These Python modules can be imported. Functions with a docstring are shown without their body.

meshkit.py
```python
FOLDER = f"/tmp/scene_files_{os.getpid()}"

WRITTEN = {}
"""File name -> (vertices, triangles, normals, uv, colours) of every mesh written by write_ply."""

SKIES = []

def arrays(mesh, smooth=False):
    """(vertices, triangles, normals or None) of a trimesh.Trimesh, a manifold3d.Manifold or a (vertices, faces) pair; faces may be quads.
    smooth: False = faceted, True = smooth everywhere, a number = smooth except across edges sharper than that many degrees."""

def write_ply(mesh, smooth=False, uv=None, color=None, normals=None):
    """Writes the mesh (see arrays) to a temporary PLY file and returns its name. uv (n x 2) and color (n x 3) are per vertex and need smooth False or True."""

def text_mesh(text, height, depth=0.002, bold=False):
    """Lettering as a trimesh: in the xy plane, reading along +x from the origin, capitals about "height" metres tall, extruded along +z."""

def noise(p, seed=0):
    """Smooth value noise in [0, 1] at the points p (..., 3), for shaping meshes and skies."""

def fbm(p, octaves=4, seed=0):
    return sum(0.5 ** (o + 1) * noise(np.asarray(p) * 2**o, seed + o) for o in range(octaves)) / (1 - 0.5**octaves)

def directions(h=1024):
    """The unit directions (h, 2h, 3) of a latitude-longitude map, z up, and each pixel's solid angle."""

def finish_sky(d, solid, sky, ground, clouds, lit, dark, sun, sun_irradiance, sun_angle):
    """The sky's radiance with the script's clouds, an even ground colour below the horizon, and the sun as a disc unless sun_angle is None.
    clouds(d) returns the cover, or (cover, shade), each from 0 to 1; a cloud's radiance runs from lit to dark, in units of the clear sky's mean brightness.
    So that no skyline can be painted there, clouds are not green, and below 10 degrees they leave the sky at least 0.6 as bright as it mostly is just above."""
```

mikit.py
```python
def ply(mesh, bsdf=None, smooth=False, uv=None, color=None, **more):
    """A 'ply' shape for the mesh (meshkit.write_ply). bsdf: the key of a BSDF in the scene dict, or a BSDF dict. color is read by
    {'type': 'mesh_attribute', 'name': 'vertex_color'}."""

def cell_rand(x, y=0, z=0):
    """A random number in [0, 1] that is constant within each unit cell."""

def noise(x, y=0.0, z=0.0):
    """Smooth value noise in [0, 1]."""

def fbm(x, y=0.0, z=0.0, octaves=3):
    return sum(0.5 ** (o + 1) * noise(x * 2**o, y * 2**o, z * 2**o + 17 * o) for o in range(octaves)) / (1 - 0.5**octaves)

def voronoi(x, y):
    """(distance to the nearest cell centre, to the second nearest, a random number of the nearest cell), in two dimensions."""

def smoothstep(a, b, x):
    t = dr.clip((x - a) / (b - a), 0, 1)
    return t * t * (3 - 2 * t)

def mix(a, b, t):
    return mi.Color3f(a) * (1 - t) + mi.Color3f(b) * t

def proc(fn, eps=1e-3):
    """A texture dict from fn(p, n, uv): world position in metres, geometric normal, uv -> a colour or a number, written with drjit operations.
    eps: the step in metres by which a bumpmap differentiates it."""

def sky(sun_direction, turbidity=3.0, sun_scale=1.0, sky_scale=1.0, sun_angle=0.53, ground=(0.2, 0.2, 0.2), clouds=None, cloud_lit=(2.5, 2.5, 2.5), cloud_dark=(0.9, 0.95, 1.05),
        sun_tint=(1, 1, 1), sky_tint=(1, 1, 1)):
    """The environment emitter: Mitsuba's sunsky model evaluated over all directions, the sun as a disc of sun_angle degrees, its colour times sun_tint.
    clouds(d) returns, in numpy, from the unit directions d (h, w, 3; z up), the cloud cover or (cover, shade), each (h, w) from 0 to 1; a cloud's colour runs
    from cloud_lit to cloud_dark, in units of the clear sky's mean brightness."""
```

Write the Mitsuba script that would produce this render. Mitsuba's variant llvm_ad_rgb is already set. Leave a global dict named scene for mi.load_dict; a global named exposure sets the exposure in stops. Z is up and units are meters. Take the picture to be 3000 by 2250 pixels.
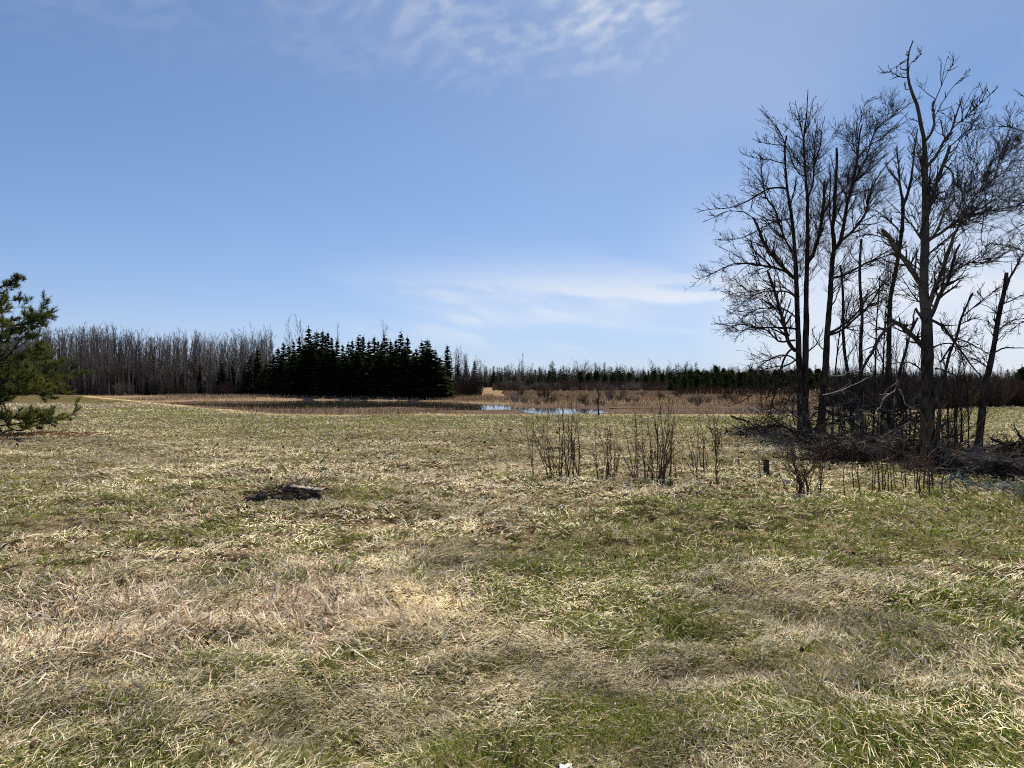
import math
import numpy as np, trimesh
import mitsuba as mi, drjit as dr
import mikit, meshkit
from mikit import noise as tn, fbm as tf, smoothstep as ts, mix as tm
T = mi.ScalarTransform4f
scene, labels = {}, {}
# ------------------------------------------------------------------ camera, sky, exposure
FOV, H, HY = 69.4, 1.7, 1125.0
F = 1500 / math.tan(math.radians(FOV / 2))            # focal length in photo pixels (3000 wide)
scene['camera'] = {'type': 'perspective', 'fov': FOV, 'near_clip': 0.1, 'far_clip': 6000.0,
                   'to_world': T().look_at(origin=[0, 0, H], target=[0, 100, H], up=[0, 0, 1])}
SUN_AZ, SUN_EL = 14.0, 52.0
a_, e_ = math.radians(SUN_AZ), math.radians(SUN_EL)
SUN = [math.sin(a_) * math.cos(e_), math.cos(a_) * math.cos(e_), math.sin(e_)]
exposure = 2.42


def sstep(a, b, x):
    t = np.clip((x - a) / (b - a), 0, 1)
    return t * t * (3 - 2 * t)


def clouds(d):
    az = np.degrees(np.arctan2(d[..., 0], d[..., 1]))
    el = np.degrees(np.arcsin(np.clip(d[..., 2], -1, 1)))

    def fb(u, v, s, o=5):
        return meshkit.fbm(np.stack([u, v, np.full_like(u, 3.1 * s)], -1), o, s)
    warp = fb(az * .06, el * .12, 5, 3) - .5
    # long low streaks of cirrus towards the right horizon
    low = fb(az * .045 + warp, (el + az * .10) * .42 + warp * 1.4, 11)
    fine = fb(az * .22 + warp, (el + az * .16) * 1.5 + warp * 3, 12)
    win = np.exp(-((el - 5.6 - .01 * az) / 3.0) ** 2) * sstep(-21, 4, az) * (1 - sstep(50, 80, az))
    c1 = .74 * win * np.clip(.30 + 1.2 * sstep(.28, .72, low) * (.15 + 1.2 * sstep(.25, .75, fine)), 0, 1)
    haze = .62 * sstep(6, 24, az) * (1 - sstep(50, 90, az)) * (1 - sstep(5, 18, el))
    # ripples of high cloud overhead
    u_, v_ = az + .45 * el + warp * 9, el - .25 * az + warp * 7
    zone = fb(u_ * .10, v_ * .14, 21, 3)
    rip = fb(u_ * .75, v_ * 2.1, 22, 5)
    w2 = sstep(19.5, 27.5, el) * (np.exp(-((az - 5) / 12) ** 2) + .2 * (1 - np.exp(-((az - 5) / 12) ** 2)))
    c2 = .6 * w2 * sstep(.38, .70, zone) * (.22 + .78 * sstep(.30, .80, rip))
    veil = .15 * sstep(-16, 26, az) * (1 - sstep(70, 110, np.abs(az))) * sstep(8, 22, el) * sstep(.2, .8, fb(u_ * .05, v_ * .10, 31, 4))
    rim = .36 * np.exp(-(np.maximum(el, 0) / 4.2) ** 1.5)
    far = .5 * sstep(.5, .8, fb(az * .05, el * .11, 41)) * sstep(40, 70, np.abs(az)) * sstep(2, 10, el)
    return np.clip(np.maximum.reduce([c1, haze, c2, veil, far, rim]) + .3 * np.minimum(c2 + veil, c1 + haze), 0, 1)


scene['sky'] = mikit.sky(SUN, turbidity=2.6, sky_scale=.545, clouds=clouds, cloud_lit=(3.5, 3.5, 3.5), cloud_dark=(2, 2, 2.2),
                         sky_tint=(.885, .96, 1.17), sun_tint=(1, 1, 1), ground=(.2, .18, .1))
rng = np.random.default_rng(7)


# ------------------------------------------------------------------ helpers
def at(px, py, d):
    return np.array([(px - 1500) / F * d, d, H + (HY - py) / F * d])


def fbx(x, y, f, seed, o=3):
    x, y = np.asarray(x, float), np.asarray(y, float)
    return meshkit.fbm(np.stack([x * f, y * f, np.zeros_like(x)], -1), o, seed)


def edge(x):                                          # where the mown field ends
    return 40 + 1.35 * np.maximum(0, -x - 13) + .75 * np.maximum(0, x - 17)


BASINS = [(-27, 78, 12, 15), (-16, 73, 11, 14), (-6, 68, 6, 8), (.8, 59, 6.2, 5.5), (3.6, 53, 2.9, 6.0), (21, 55, 4.0, 4.5), (14, 60, 6, 1.6), (-2.5, 62.5, 3.5, 2)]


def wet(x, y):
    m = np.full(np.shape(x), 9.0)
    for cx, cy, rx, ry in BASINS:
        m = np.minimum(m, np.sqrt(((x - cx) / rx) ** 2 + ((y - cy) / ry) ** 2))
    return m + .35 * (fbx(x, y, .35, 61) - .5)


def hz(x, y):
    x, y = np.asarray(x, float), np.asarray(y, float)
    r = np.hypot(x, y)
    s = y - edge(x) + 2 * (fbx(x, y, .25, 3) - .5)
    near = 1 - sstep(15, 40, r)
    z = .16 * (fbx(x, y, .22, 1) - .5) * sstep(4, 14, r) + near * (.19 * (fbx(x, y, 1.1, 2) - .5) + .13 * (fbx(x, y, 3.0, 9, 2) - .5))
    back = sstep(88, 100, y) * (1 - sstep(-6, 6, x)) + sstep(150, 400, y) * sstep(-6, 6, x) * 2.5 + sstep(40, 60, x) * sstep(45, 60, y)
    marsh = sstep(0, 7, s) * sstep(0, .01, y)
    z = z - .2 * marsh * (1 - np.minimum(back, 1)) + .2 * np.maximum(back - 1, 0) * marsh
    z = z - .34 * marsh * (1 - sstep(.9, 1.12, wet(x, y)))
    return z


def gp(px, py):
    d = H * F / (py - HY)
    x = (px - 1500) / F * d
    return np.array([x, d, float(hz(x, d))])


def tint(v, c, rg, s=.15):
    c = np.asarray(c, float)
    return np.clip(c * (1 + s * rg.standard_normal((v, 1))) * (1 + .05 * rg.standard_normal((v, 3))), .005, .95)


def unit(v):
    return v / (np.linalg.norm(v, axis=-1, keepdims=True) + 1e-12)


def tubes(P, R, sides=3, cap=False):
    """P (N,K,3), R (N,K) -> one mesh of N tubes"""
    N, K = R.shape
    t = unit(np.gradient(P, axis=1))
    ref = np.where(np.abs(t[:, :1, 2:]) < .8, [0, 0, 1.0], [1.0, 0, 0])
    a = unit(np.cross(t, ref)); b = np.cross(t, a)
    ang = np.arange(sides) * 2 * np.pi / sides
    V = P[:, :, None] + R[:, :, None, None] * (np.cos(ang)[:, None] * a[:, :, None] + np.sin(ang)[:, None] * b[:, :, None])
    i, j = np.meshgrid(np.arange(K - 1), np.arange(sides), indexing='ij')
    q = np.stack([i * sides + j, i * sides + (j + 1) % sides, (i + 1) * sides + (j + 1) % sides, (i + 1) * sides + j], -1).reshape(-1, 4)
    f = np.vstack([q[:, [0, 1, 2]], q[:, [0, 2, 3]]])
    if cap:
        k = (K - 1) * sides
        f = np.vstack([f, [[k, k + m, k + m + 1] for m in range(1, sides - 1)], [[0, m + 1, m] for m in range(1, sides - 1)]])
    Fc = (f[None] + (np.arange(N) * K * sides)[:, None, None]).reshape(-1, 3)
    return V.reshape(-1, 3), Fc


def join(ms):
    at_, V, Fs = 0, [], []
    for v, f in ms:
        V.append(v); Fs.append(f + at_); at_ += len(v)
    return np.vstack(V), np.vstack(Fs)


def grow(p, d, L, r, K, rg, wig=.22, trop=(0, 0, 1), tk=.08, tip=.35):
    N = len(p)
    P = np.empty((N, K + 1, 3)); P[:, 0] = p
    d = unit(d); trop = np.asarray(trop, float)
    for k in range(K):
        P[:, k + 1] = P[:, k] + d * (L / K)[:, None]
        d = unit(d + wig * rg.standard_normal((N, 3)) + tk * trop)
    R = r[:, None] * np.linspace(1, tip, K + 1)
    return P, R


def spawn(P, R, per_m, rg, t0=.15, t1=1.0, ang=(30, 65), lr=(.25, .5), lmax=9, rr=.62, rmin=.003, up=0.0, fall=.55):
    """children of the branches P: start points, directions, lengths and radii"""
    K = P.shape[1] - 1
    L = np.linalg.norm(np.diff(P, axis=1), axis=2).sum(1)
    n = rg.poisson(L * per_m)
    idx = np.repeat(np.arange(len(P)), n)
    if len(idx) == 0:
        idx = np.zeros(1, int)
    t = rg.uniform(t0, t1, len(idx))
    k = np.minimum((t * K).astype(int), K - 1); fr = (t * K - k)[:, None]
    p = P[idx, k] * (1 - fr) + P[idx, k + 1] * fr
    dd = unit(P[idx, k + 1] - P[idx, k])
    pr = unit(np.cross(dd, rg.standard_normal((len(idx), 3))))
    a = np.radians(rg.uniform(*ang, len(idx)))[:, None]
    d = dd * np.cos(a) + pr * np.sin(a) + np.array([0, 0, up])
    l = np.minimum(L[idx] * rg.uniform(*lr, len(idx)) * (1 - fall * t), lmax)
    r = np.maximum((R[idx, k] * (1 - fr[:, 0]) + R[idx, k + 1] * fr[:, 0]) * rr, rmin)
    return p, unit(d), l, r


def resample(pts, n):
    pts = np.asarray(pts, float)
    s = np.concatenate([[0], np.cumsum(np.linalg.norm(np.diff(pts[:, :3], axis=0), axis=1))])
    from scipy.interpolate import PchipInterpolator
    return PchipInterpolator(s, pts)(np.linspace(0, s[-1], n))


def put(key, mesh, bsdf, smooth=False, **kw):
    scene[key] = mikit.ply(mesh, bsdf, smooth=smooth, **kw)


COUNT = {}


def name(base):
    n = COUNT.get(base, 0); COUNT[base] = n + 1
    return base if n == 0 else f'{base}_{n:03d}'


def thing(base, label, cat, group=None):
    k = name(base)
    labels[k] = {'label': label, 'category': cat}
    if group:
        labels[k]['group'] = group
    return k


def part(t, base):
    return name(f'{t}__{base}')


def stuff(key, label, cat=None):
    labels[key] = {'label': label, 'kind': 'stuff'}
    if cat:
        labels[key]['category'] = cat


# ------------------------------------------------------------------ materials
def diffuse(k, c):
    scene[k] = {'type': 'twosided', 'bsdf': {'type': 'diffuse', 'reflectance': mikit.proc(c) if callable(c) else {'type': 'rgb', 'value': list(c)}}}


VC = {'type': 'mesh_attribute', 'name': 'vertex_color'}
scene['leaf_mat'] = {'type': 'principledthin', 'base_color': VC, 'roughness': .75, 'diff_trans': .5, 'spec_trans': 0.0, 'eta': 1.3}
scene['vc_mat'] = {'type': 'twosided', 'bsdf': {'type': 'diffuse', 'reflectance': VC}}


def ground_col(p, n, uv):
    x, y = p.x, p.y
    e = 40 + 1.35 * dr.maximum(0, -x - 13) + .75 * dr.maximum(0, x - 17)
    s = y - e + 2.5 * (tf(x * .25, y * .25) - .5)
    big, mid, small = tf(x * .13 + 3, y * .13), tf(x * .9, y * .5), tf(x * 7, y * 7)
    straw = tm((.075, .058, .036), (.36, .30, .20), ts(.35, .75, small))
    green = tm((.08, .085, .03), (.21, .21, .08), small)
    field = tm(straw, green, .75 * ts(.42, .62, big * .55 + mid * .45) + .25 * ts(-16, -3, s) * ts(3, -3, s))
    field = field * (.30 + .5 * mid) * (.5 + 1.0 * tf(x * 31, y * 31))
    rim = tm((.50, .42, .25), (.36, .29, .17), small)
    meadow = tm((.13, .10, .07), (.23, .18, .12), ts(.3, .7, tf(x * .3, y * .12) * .6 + small * .4))
    mud = tm((.07, .055, .045), (.13, .10, .08), mid)
    marsh = tm(mud, meadow, ts(62, 80, y))
    trail = ts(8, 2, dr.abs(x + 5 + .016 * (y - 100) + 3 * (tf(y * .03, 2) - .5))) * ts(105, 230, y)
    marsh = tm(marsh, tm((.19, .15, .09), (.27, .215, .13), mid), trail * .8)
    litter = tm((.08, .06, .045), (.15, .11, .075), small)
    wood = ts(100, 108, y) * ts(-8, -13, x) + ts(330, 350, y) * (1 - trail)
    c = tm(field, rim, ts(-1.6, 0, s) * ts(2.5, .8, s) * .8)
    c = tm(c, marsh, ts(.8, 2.2, s))
    return tm(c, litter, dr.clip(wood, 0, 1))


diffuse('ground_mat', ground_col)


def bark_dark(p, n, uv):
    f = tf(p.x * 22, p.y * 22, p.z * 5)
    return tm((.022, .018, .015), (.085, .071, .06), ts(.3, .75, f))


def bark_aspen(p, n, uv):
    lent = ts(.60, .68, tn(p.x * 5, p.y * 5, p.z * 26)) * .8
    blot = ts(.50, .62, tf(p.x * 4 + 7, p.y * 4, p.z * 3.2))
    rough = ts(3.6, 1.7, p.z + 1.2 * (tf(p.x * 3, p.y * 3, p.z * 1.5) - .5))
    c = tm((.135, .13, .11), (.07, .07, .058), tf(p.x * 9, p.y * 9, p.z * 9))
    c = tm(c, (.055, .048, .04), lent)
    c = tm(c, (.07, .062, .05), blot)
    return tm(c, tm((.02, .017, .014), (.075, .063, .052), ts(.3, .7, tf(p.x * 25, p.y * 25, p.z * 6))), rough)


def bark_wood(p, n, uv):                               # pole-sized hardwoods of the forest, each with its own grey
    k = mikit.cell_rand(dr.floor(p.x * .5), dr.floor(p.y * .5))
    return tm((.09, .078, .068), (.25, .225, .20), k) * (.7 + .6 * tf(p.x * 3, p.y * 3, p.z * 1.2))


def deadwood(p, n, uv):
    k = ts(.46, .60, tf(p.x * 2.3 + 9, p.y * 2.3, p.z * 2.3))
    return tm((.04, .033, .027), (.30, .26, .21), k * tf(p.x * 9, p.y * 9, p.z * 9) * 1.4)


def palewood(p, n, uv):
    return tm((.36, .32, .27), (.62, .57, .5), tf(p.x * 14, p.y * 40, p.z * 40))


def twig_red(p, n, uv):
    return tm((.05, .03, .025), (.12, .075, .06), tf(p.x * 8, p.y * 8, p.z * 4))


def twig_brown(p, n, uv):
    return tm((.065, .042, .03), (.165, .115, .08), tf(p.x * 9, p.y * 9, p.z * 5))


for k_, f_ in dict(bark_mat=bark_dark, aspen_mat=bark_aspen, wood_mat=bark_wood, dead_mat=deadwood, pale_mat=palewood, red_mat=twig_red, sapling_mat=twig_brown).items():
    diffuse(k_, f_)


def spruce_col(p, n, uv):
    return tm((.016, .026, .012), (.042, .058, .024), tf(p.x * .9, p.y * .9, p.z * 1.4))


def pine_col(p, n, uv):
    return tm((.030, .048, .020), (.125, .15, .042), ts(.3, .7, tf(p.x * 1.3, p.y * 1.3, p.z * 1.8)))


def far_pine_col(p, n, uv):
    return tm((.02, .032, .016), (.062, .082, .03), ts(.3, .7, tf(p.x * .5, p.y * .5, p.z * .9)))


for k_, f_ in dict(spruce_mat=spruce_col, pine_mat=pine_col, far_pine_mat=far_pine_col).items():
    scene[k_] = {'type': 'principledthin', 'base_color': mikit.proc(f_), 'roughness': .6, 'diff_trans': .9 if k_ == 'pine_mat' else .4, 'spec_trans': 0.0, 'eta': 1.35}
scene['water_mat'] = {'type': 'bumpmap', 'arbitrary': mikit.proc(lambda p, n, uv: tf(p.x * 2.2, p.y * 5) * 1.0, .02), 'scale': .0006,
                      'bsdf': {'type': 'principled', 'base_color': {'type': 'rgb', 'value': [.012, .012, .010]}, 'roughness': .04, 'specular': .5}}
diffuse('rock_mat', lambda p, n, uv: tm((.05, .048, .045), (.16, .15, .14), ts(.35, .7, tf(p.x * 16, p.y * 16, p.z * 16))))
diffuse('black_rock_mat', lambda p, n, uv: tm((.022, .021, .02), (.085, .08, .074), tf(p.x * 22, p.y * 22, p.z * 22)))
diffuse('white_rock_mat', lambda p, n, uv: tm((.42, .38, .31), (.66, .62, .54), tf(p.x * 26, p.y * 26, p.z * 26)))
scene['iron_mat'] = {'type': 'principled', 'base_color': {'type': 'rgb', 'value': [.02, .018, .016]}, 'roughness': .55, 'metallic': .3}
scene['paper_mat'] = {'type': 'twosided', 'bsdf': {'type': 'diffuse', 'reflectance': {'type': 'rgb', 'value': [.8, .8, .79]}}}
diffuse('fungus_mat', lambda p, n, uv: tm((.08, .035, .012), (.17, .08, .02), tf(p.x * 30, p.y * 30, p.z * 30)))

# ------------------------------------------------------------------ ground, water
front = np.radians(np.arange(-50, 50.01, .45)); rear = np.radians(np.linspace(50, 310, 60)[1:-1])
az_ = np.concatenate([front, rear]); rr_ = np.concatenate([[.4, .9], 1.5 * 1.017 ** np.arange(0, 462)])
A, Rr = np.meshgrid(az_, rr_)
X, Y = np.sin(A) * Rr, np.cos(A) * Rr
Z = hz(X, Y)
n, m = X.shape
V = np.vstack([np.stack([X, Y, Z], -1).reshape(-1, 3), [[0, 0, float(hz(0, 0))]]])
i, j = np.meshgrid(np.arange(n - 1), np.arange(m), indexing='ij')
q = np.stack([i * m + j, (i + 1) * m + j, (i + 1) * m + (j + 1) % m, i * m + (j + 1) % m], -1).reshape(-1, 4)
Fa = np.vstack([q[:, [0, 2, 1]], q[:, [0, 3, 2]], np.stack([np.full(m, n * m), (np.arange(m) + 1) % m, np.arange(m)], 1)])
put('field_ground', (V, Fa), 'ground_mat', True)
labels['field_ground'] = {'label': 'rough meadow ground running from the foreground to the marsh and woods', 'kind': 'structure'}
put('pond_water', (np.array([[-60, 42, -.3], [45, 42, -.3], [45, 104, -.3], [-60, 104, -.3]], float), np.array([[0, 1, 2], [0, 2, 3]])), 'water_mat')
labels['pond_water'] = {'label': 'still pond water in the marsh, dark at left and sky-bright in the middle', 'kind': 'structure'}

# ------------------------------------------------------------------ the group of tall bare aspens at right
# limbs are (points in the photograph, first and last radius in photo pixels); each goes off in depth by its own slope


def limb3(pts, d0, slope, rpx, n=14):
    pts = np.asarray(pts, float)
    run = np.concatenate([[0], np.cumsum(np.hypot(*np.diff(pts, axis=0).T))])
    d = d0 + slope * run / F * d0
    P = np.array([at(px, py, dd) for (px, py), dd in zip(pts, d)])
    r = np.interp(run, [0, run[-1]], rpx) / F * d0
    Q = resample(np.column_stack([P, r, d]), n)
    return Q


def trunk_mesh(Q, sides=11, flare=True, seed=0, n=40):
    Q = resample(Q, n)
    P, R = Q[:, :3], Q[:, 3].copy()
    hgt = P[:, 2] - P[0, 2]
    if flare:
        R = R * (1 + .55 * np.exp(-hgt / .22))
    v, f = tubes(P[None], R[None], sides, True)
    c = np.repeat(P, sides, 0)
    k = .75 + .5 * meshkit.fbm(v * [6, 6, 2.2], 3, seed)
    return c + (v - c) * k[:, None], f


def twigs_of(P, R, rg, trop, dens=1.0, l1=(.26, .58), levels=3, lmax=2.0, wig=.17, up=.15, buds=True):
    ms = []
    s = spawn(P, R, 3.8 * dens, rg, .12, .93, (25, 60), l1, lmax, .5, .009, up, .72)
    P1, R1 = grow(*s, 7, rg, .11, trop, .085)
    ms.append(tubes(P1, R1, 4))
    s = spawn(P1, R1, 5.6 * dens, rg, .1, 1, (25, 60), (.32, .7), 1.05, .6, .006, up)
    P2, R2 = grow(*s, 5, rg, wig, trop, .09, .5)
    ms.append(tubes(P2, R2, 3))
    ends = [P2[:, -1]]
    if levels > 2:
        s = spawn(P2, R2, 7.5 * dens, rg, .15, 1, (25, 65), (.3, .7), .42, .75, .005, up)
        P3, R3 = grow(*s, 3, rg, wig * 1.1, trop, .12, .6)
        ms.append(tubes(P3, R3, 3))
        ends.append(P3[:, -1])
    if buds:
        E = np.vstack(ends); E = E[rg.random(len(E)) < .55]
        o = np.array([[0, 0, 1.6], [0, 0, -1.6], [1, 0, 0], [-.5, .87, 0], [-.5, -.87, 0]]) * .0075
        fb = np.array([[0, 2, 3], [0, 3, 4], [0, 4, 2], [1, 3, 2], [1, 4, 3], [1, 2, 4]])
        ms.append(((E[:, None] + o).reshape(-1, 3), (fb[None] + (np.arange(len(E)) * 5)[:, None, None]).reshape(-1, 3)))
    return join(ms)


def photo_tree(label, d0, trunks, limbs, mat, seed, trop=(0, 0, 1), dens=1.0, limb_mat=None, base='bare_aspen_tree', lmax=2.1, top=1.0, trunk_twigs=.55):
    rg = np.random.default_rng(seed)
    t = thing(base, label, 'tree')
    twP, twR, heavy = [], [], []
    for pts, rpx in trunks:
        Q = limb3(pts, d0, rg.uniform(-.05, .05), rpx, 26)
        Q[0, 2] = float(hz(Q[0, 0], Q[0, 1])) - .05 if pts[0][1] > 1180 else Q[0, 2]
        put(part(t, 'trunk'), trunk_mesh(Q, seed=seed), mat, True)
        R_ = resample(Q, 14)
        up = R_[5:13] if top == 1 else R_[4:11]
        q = resample(up, 14)
        twP.append(q[:, :3]); twR.append(np.minimum(q[:, 3], .035) * trunk_twigs)
    for k, l in enumerate(limbs):
        pts, rpx = l[0], l[1]
        sl = l[2] if len(l) > 2 else rg.choice([-1, 1]) * rg.uniform(.25, .8)
        Q = limb3(pts, d0, sl, rpx, 14)
        wob = np.cumsum(rg.standard_normal((14, 3)), 0); wob -= np.linspace(0, 1, 14)[:, None] * wob[-1]
        Q[:, :3] += wob * .008 * (d0 / 20)
        put(part(t, 'limb'), trunk_mesh(Q, 7, False, seed + k, 24), limb_mat or mat, True)
        twP.append(Q[:, :3]); twR.append(np.minimum(Q[:, 3], .05))
    P, R = np.array(twP), np.array(twR)
    # unseen and unlisted limbs: more branches of the same kind grow out of trunk and limbs in every direction
    s = spawn(P, R * 1.2, 1.9 * dens, rg, .12, .76, (30, 65), (.2, .42), 2.4, .6, .012, .2, .75)
    Pm, Rm = grow(*s, 13, rg, .085, trop, .06, .22)
    put(part(t, 'branches'), tubes(Pm, Rm, 4), 'bark_mat', True)
    labels[f'{t}__branches'] = {'kind': 'stuff'}
    m_ = join([x for x in (twigs_of(P, R, rg, trop, dens, lmax=lmax), twigs_of(Pm, Rm, rg, trop, dens, lmax=1.2)) if x])
    k = part(t, 'twigs')
    put(k, m_, 'bark_mat')
    labels[k] = {'kind': 'stuff'}
    return t


photo_tree('tall bare twin-trunked tree, leftmost of the aspen group, crown spreading to the left', 24.5,
           [([(2350, 1282), (2344, 1179), (2342, 1106), (2338, 962), (2335, 889), (2333, 817), (2329, 745), (2324, 672), (2315, 606), (2306, 552), (2300, 462), (2299, 425), (2305, 397)], (10.5, 2.2)),
            ([(2364, 1282), (2358, 1179), (2360, 1034), (2362, 925), (2363, 817), (2365, 763), (2367, 672), (2365, 624), (2367, 581), (2362, 545), (2358, 480), (2354, 415), (2356, 389), (2362, 350), (2365, 302), (2367, 263)], (11.5, 1.0))],
           [([(2306, 552), (2275, 550), (2246, 556), (2217, 574), (2181, 595), (2130, 610), (2085, 614), (2040, 624)], (3, .8), .3),
            ([(2327, 813), (2307, 795), (2282, 770), (2253, 734), (2231, 698), (2217, 661), (2208, 640)], (5.5, 3), -.4),
            ([(2208, 640), (2174, 621), (2140, 618), (2100, 632), (2060, 650)], (1.6, .6), -.3),
            ([(2320, 803), (2289, 788), (2235, 777), (2195, 770), (2163, 770), (2127, 781), (2090, 801), (2047, 817), (2027, 806)], (3.6, .7), .5),
            ([(2322, 737), (2300, 701), (2286, 661), (2271, 611), (2250, 581), (2235, 527), (2230, 487), (2228, 447)], (3.6, .8), -.6),
            ([(2329, 1027), (2311, 1005), (2297, 947), (2282, 900), (2271, 860), (2260, 824), (2248, 795)], (6, 3), -.3),
            ([(2271, 860), (2262, 832), (2235, 821)], (2.4, 1.6), .4),
            ([(2333, 965), (2304, 958), (2271, 958), (2217, 956), (2174, 947), (2119, 976)], (3, .8), -.7),
            ([(2328, 998), (2290, 1000), (2240, 965), (2200, 960), (2150, 1000)], (3.2, .8), .7),
            ([(2327, 868), (2300, 853), (2250, 852), (2200, 870), (2160, 905), (2130, 930)], (2.6, .7), .9),
            ([(2380, 752), (2398, 680), (2412, 600), (2416, 530)], (5, 3.4), -.5),
            ([(2366, 766), (2372, 760), (2380, 752)], (5, 5), -.5),
            ([(2367, 581), (2383, 534), (2387, 480), (2389, 418), (2396, 353)], (3.4, .9), .5),
            ([(2387, 480), (2401, 433), (2409, 382), (2415, 340)], (2, .8), .3),
            ([(2354, 415), (2342, 350), (2336, 324), (2330, 295)], (1.7, .7), .6),
            ([(2356, 400), (2369, 350), (2380, 317), (2382, 288)], (1.7, .7), -.5),
            ([(2356, 412), (2335, 400), (2315, 382), (2295, 360)], (1.6, .6), .4),
            ([(2342, 372), (2336, 353), (2318, 331), (2312, 303)], (1.3, .6), .4),
            ([(2357, 516), (2329, 498), (2315, 462), (2300, 430), (2280, 400)], (2, .7), -.6),
            ([(2299, 425), (2285, 385), (2262, 358), (2232, 325), (2218, 316)], (1.8, .6), .5),
            ([(2299, 430), (2270, 422), (2235, 418), (2203, 405)], (1.6, .6), -.5),
            ([(2302, 480), (2270, 472), (2225, 468), (2190, 458), (2166, 444)], (1.8, .6), .6),
            ([(2315, 606), (2325, 570), (2331, 540), (2332, 518)], (2.4, 1.6), .2),
            ([(2328, 1018), (2305, 1040), (2285, 1100), (2270, 1163), (2260, 1197), (2246, 1230), (2212, 1254)], (3.2, 1), -.5),
            ([(2285, 1100), (2240, 1120), (2193, 1163), (2159, 1182), (2130, 1192)], (2, .7), .3),
            ([(2338, 1050), (2300, 1070), (2260, 1075), (2215, 1085), (2190, 1070)], (2.5, .8), -.9),
            ([(2366, 1030), (2390, 1010), (2405, 985), (2412, 960)], (2, .8), .5),
            ([(2335, 1060), (2290, 1040), (2240, 1060), (2200, 1100), (2180, 1140)], (2.4, .8), .5), ([(2338, 1100), (2300, 1110), (2265, 1140), (2240, 1180)], (2.2, .8), -.4),
            ([(2345, 1130), (2320, 1150), (2300, 1190), (2290, 1230)], (2, .8), .6), ([(2333, 930), (2290, 905), (2230, 905), (2180, 930), (2140, 965)], (2.4, .7), -.5),
            ([(2318, 640), (2270, 650), (2210, 680), (2150, 700), (2100, 700)], (2.4, .7), .6), ([(2336, 880), (2280, 840), (2220, 850), (2150, 860), (2110, 880)], (2.2, .7), .8)],
           'bark_mat', 11, (-.35, 0, .75), 1.15)
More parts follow.
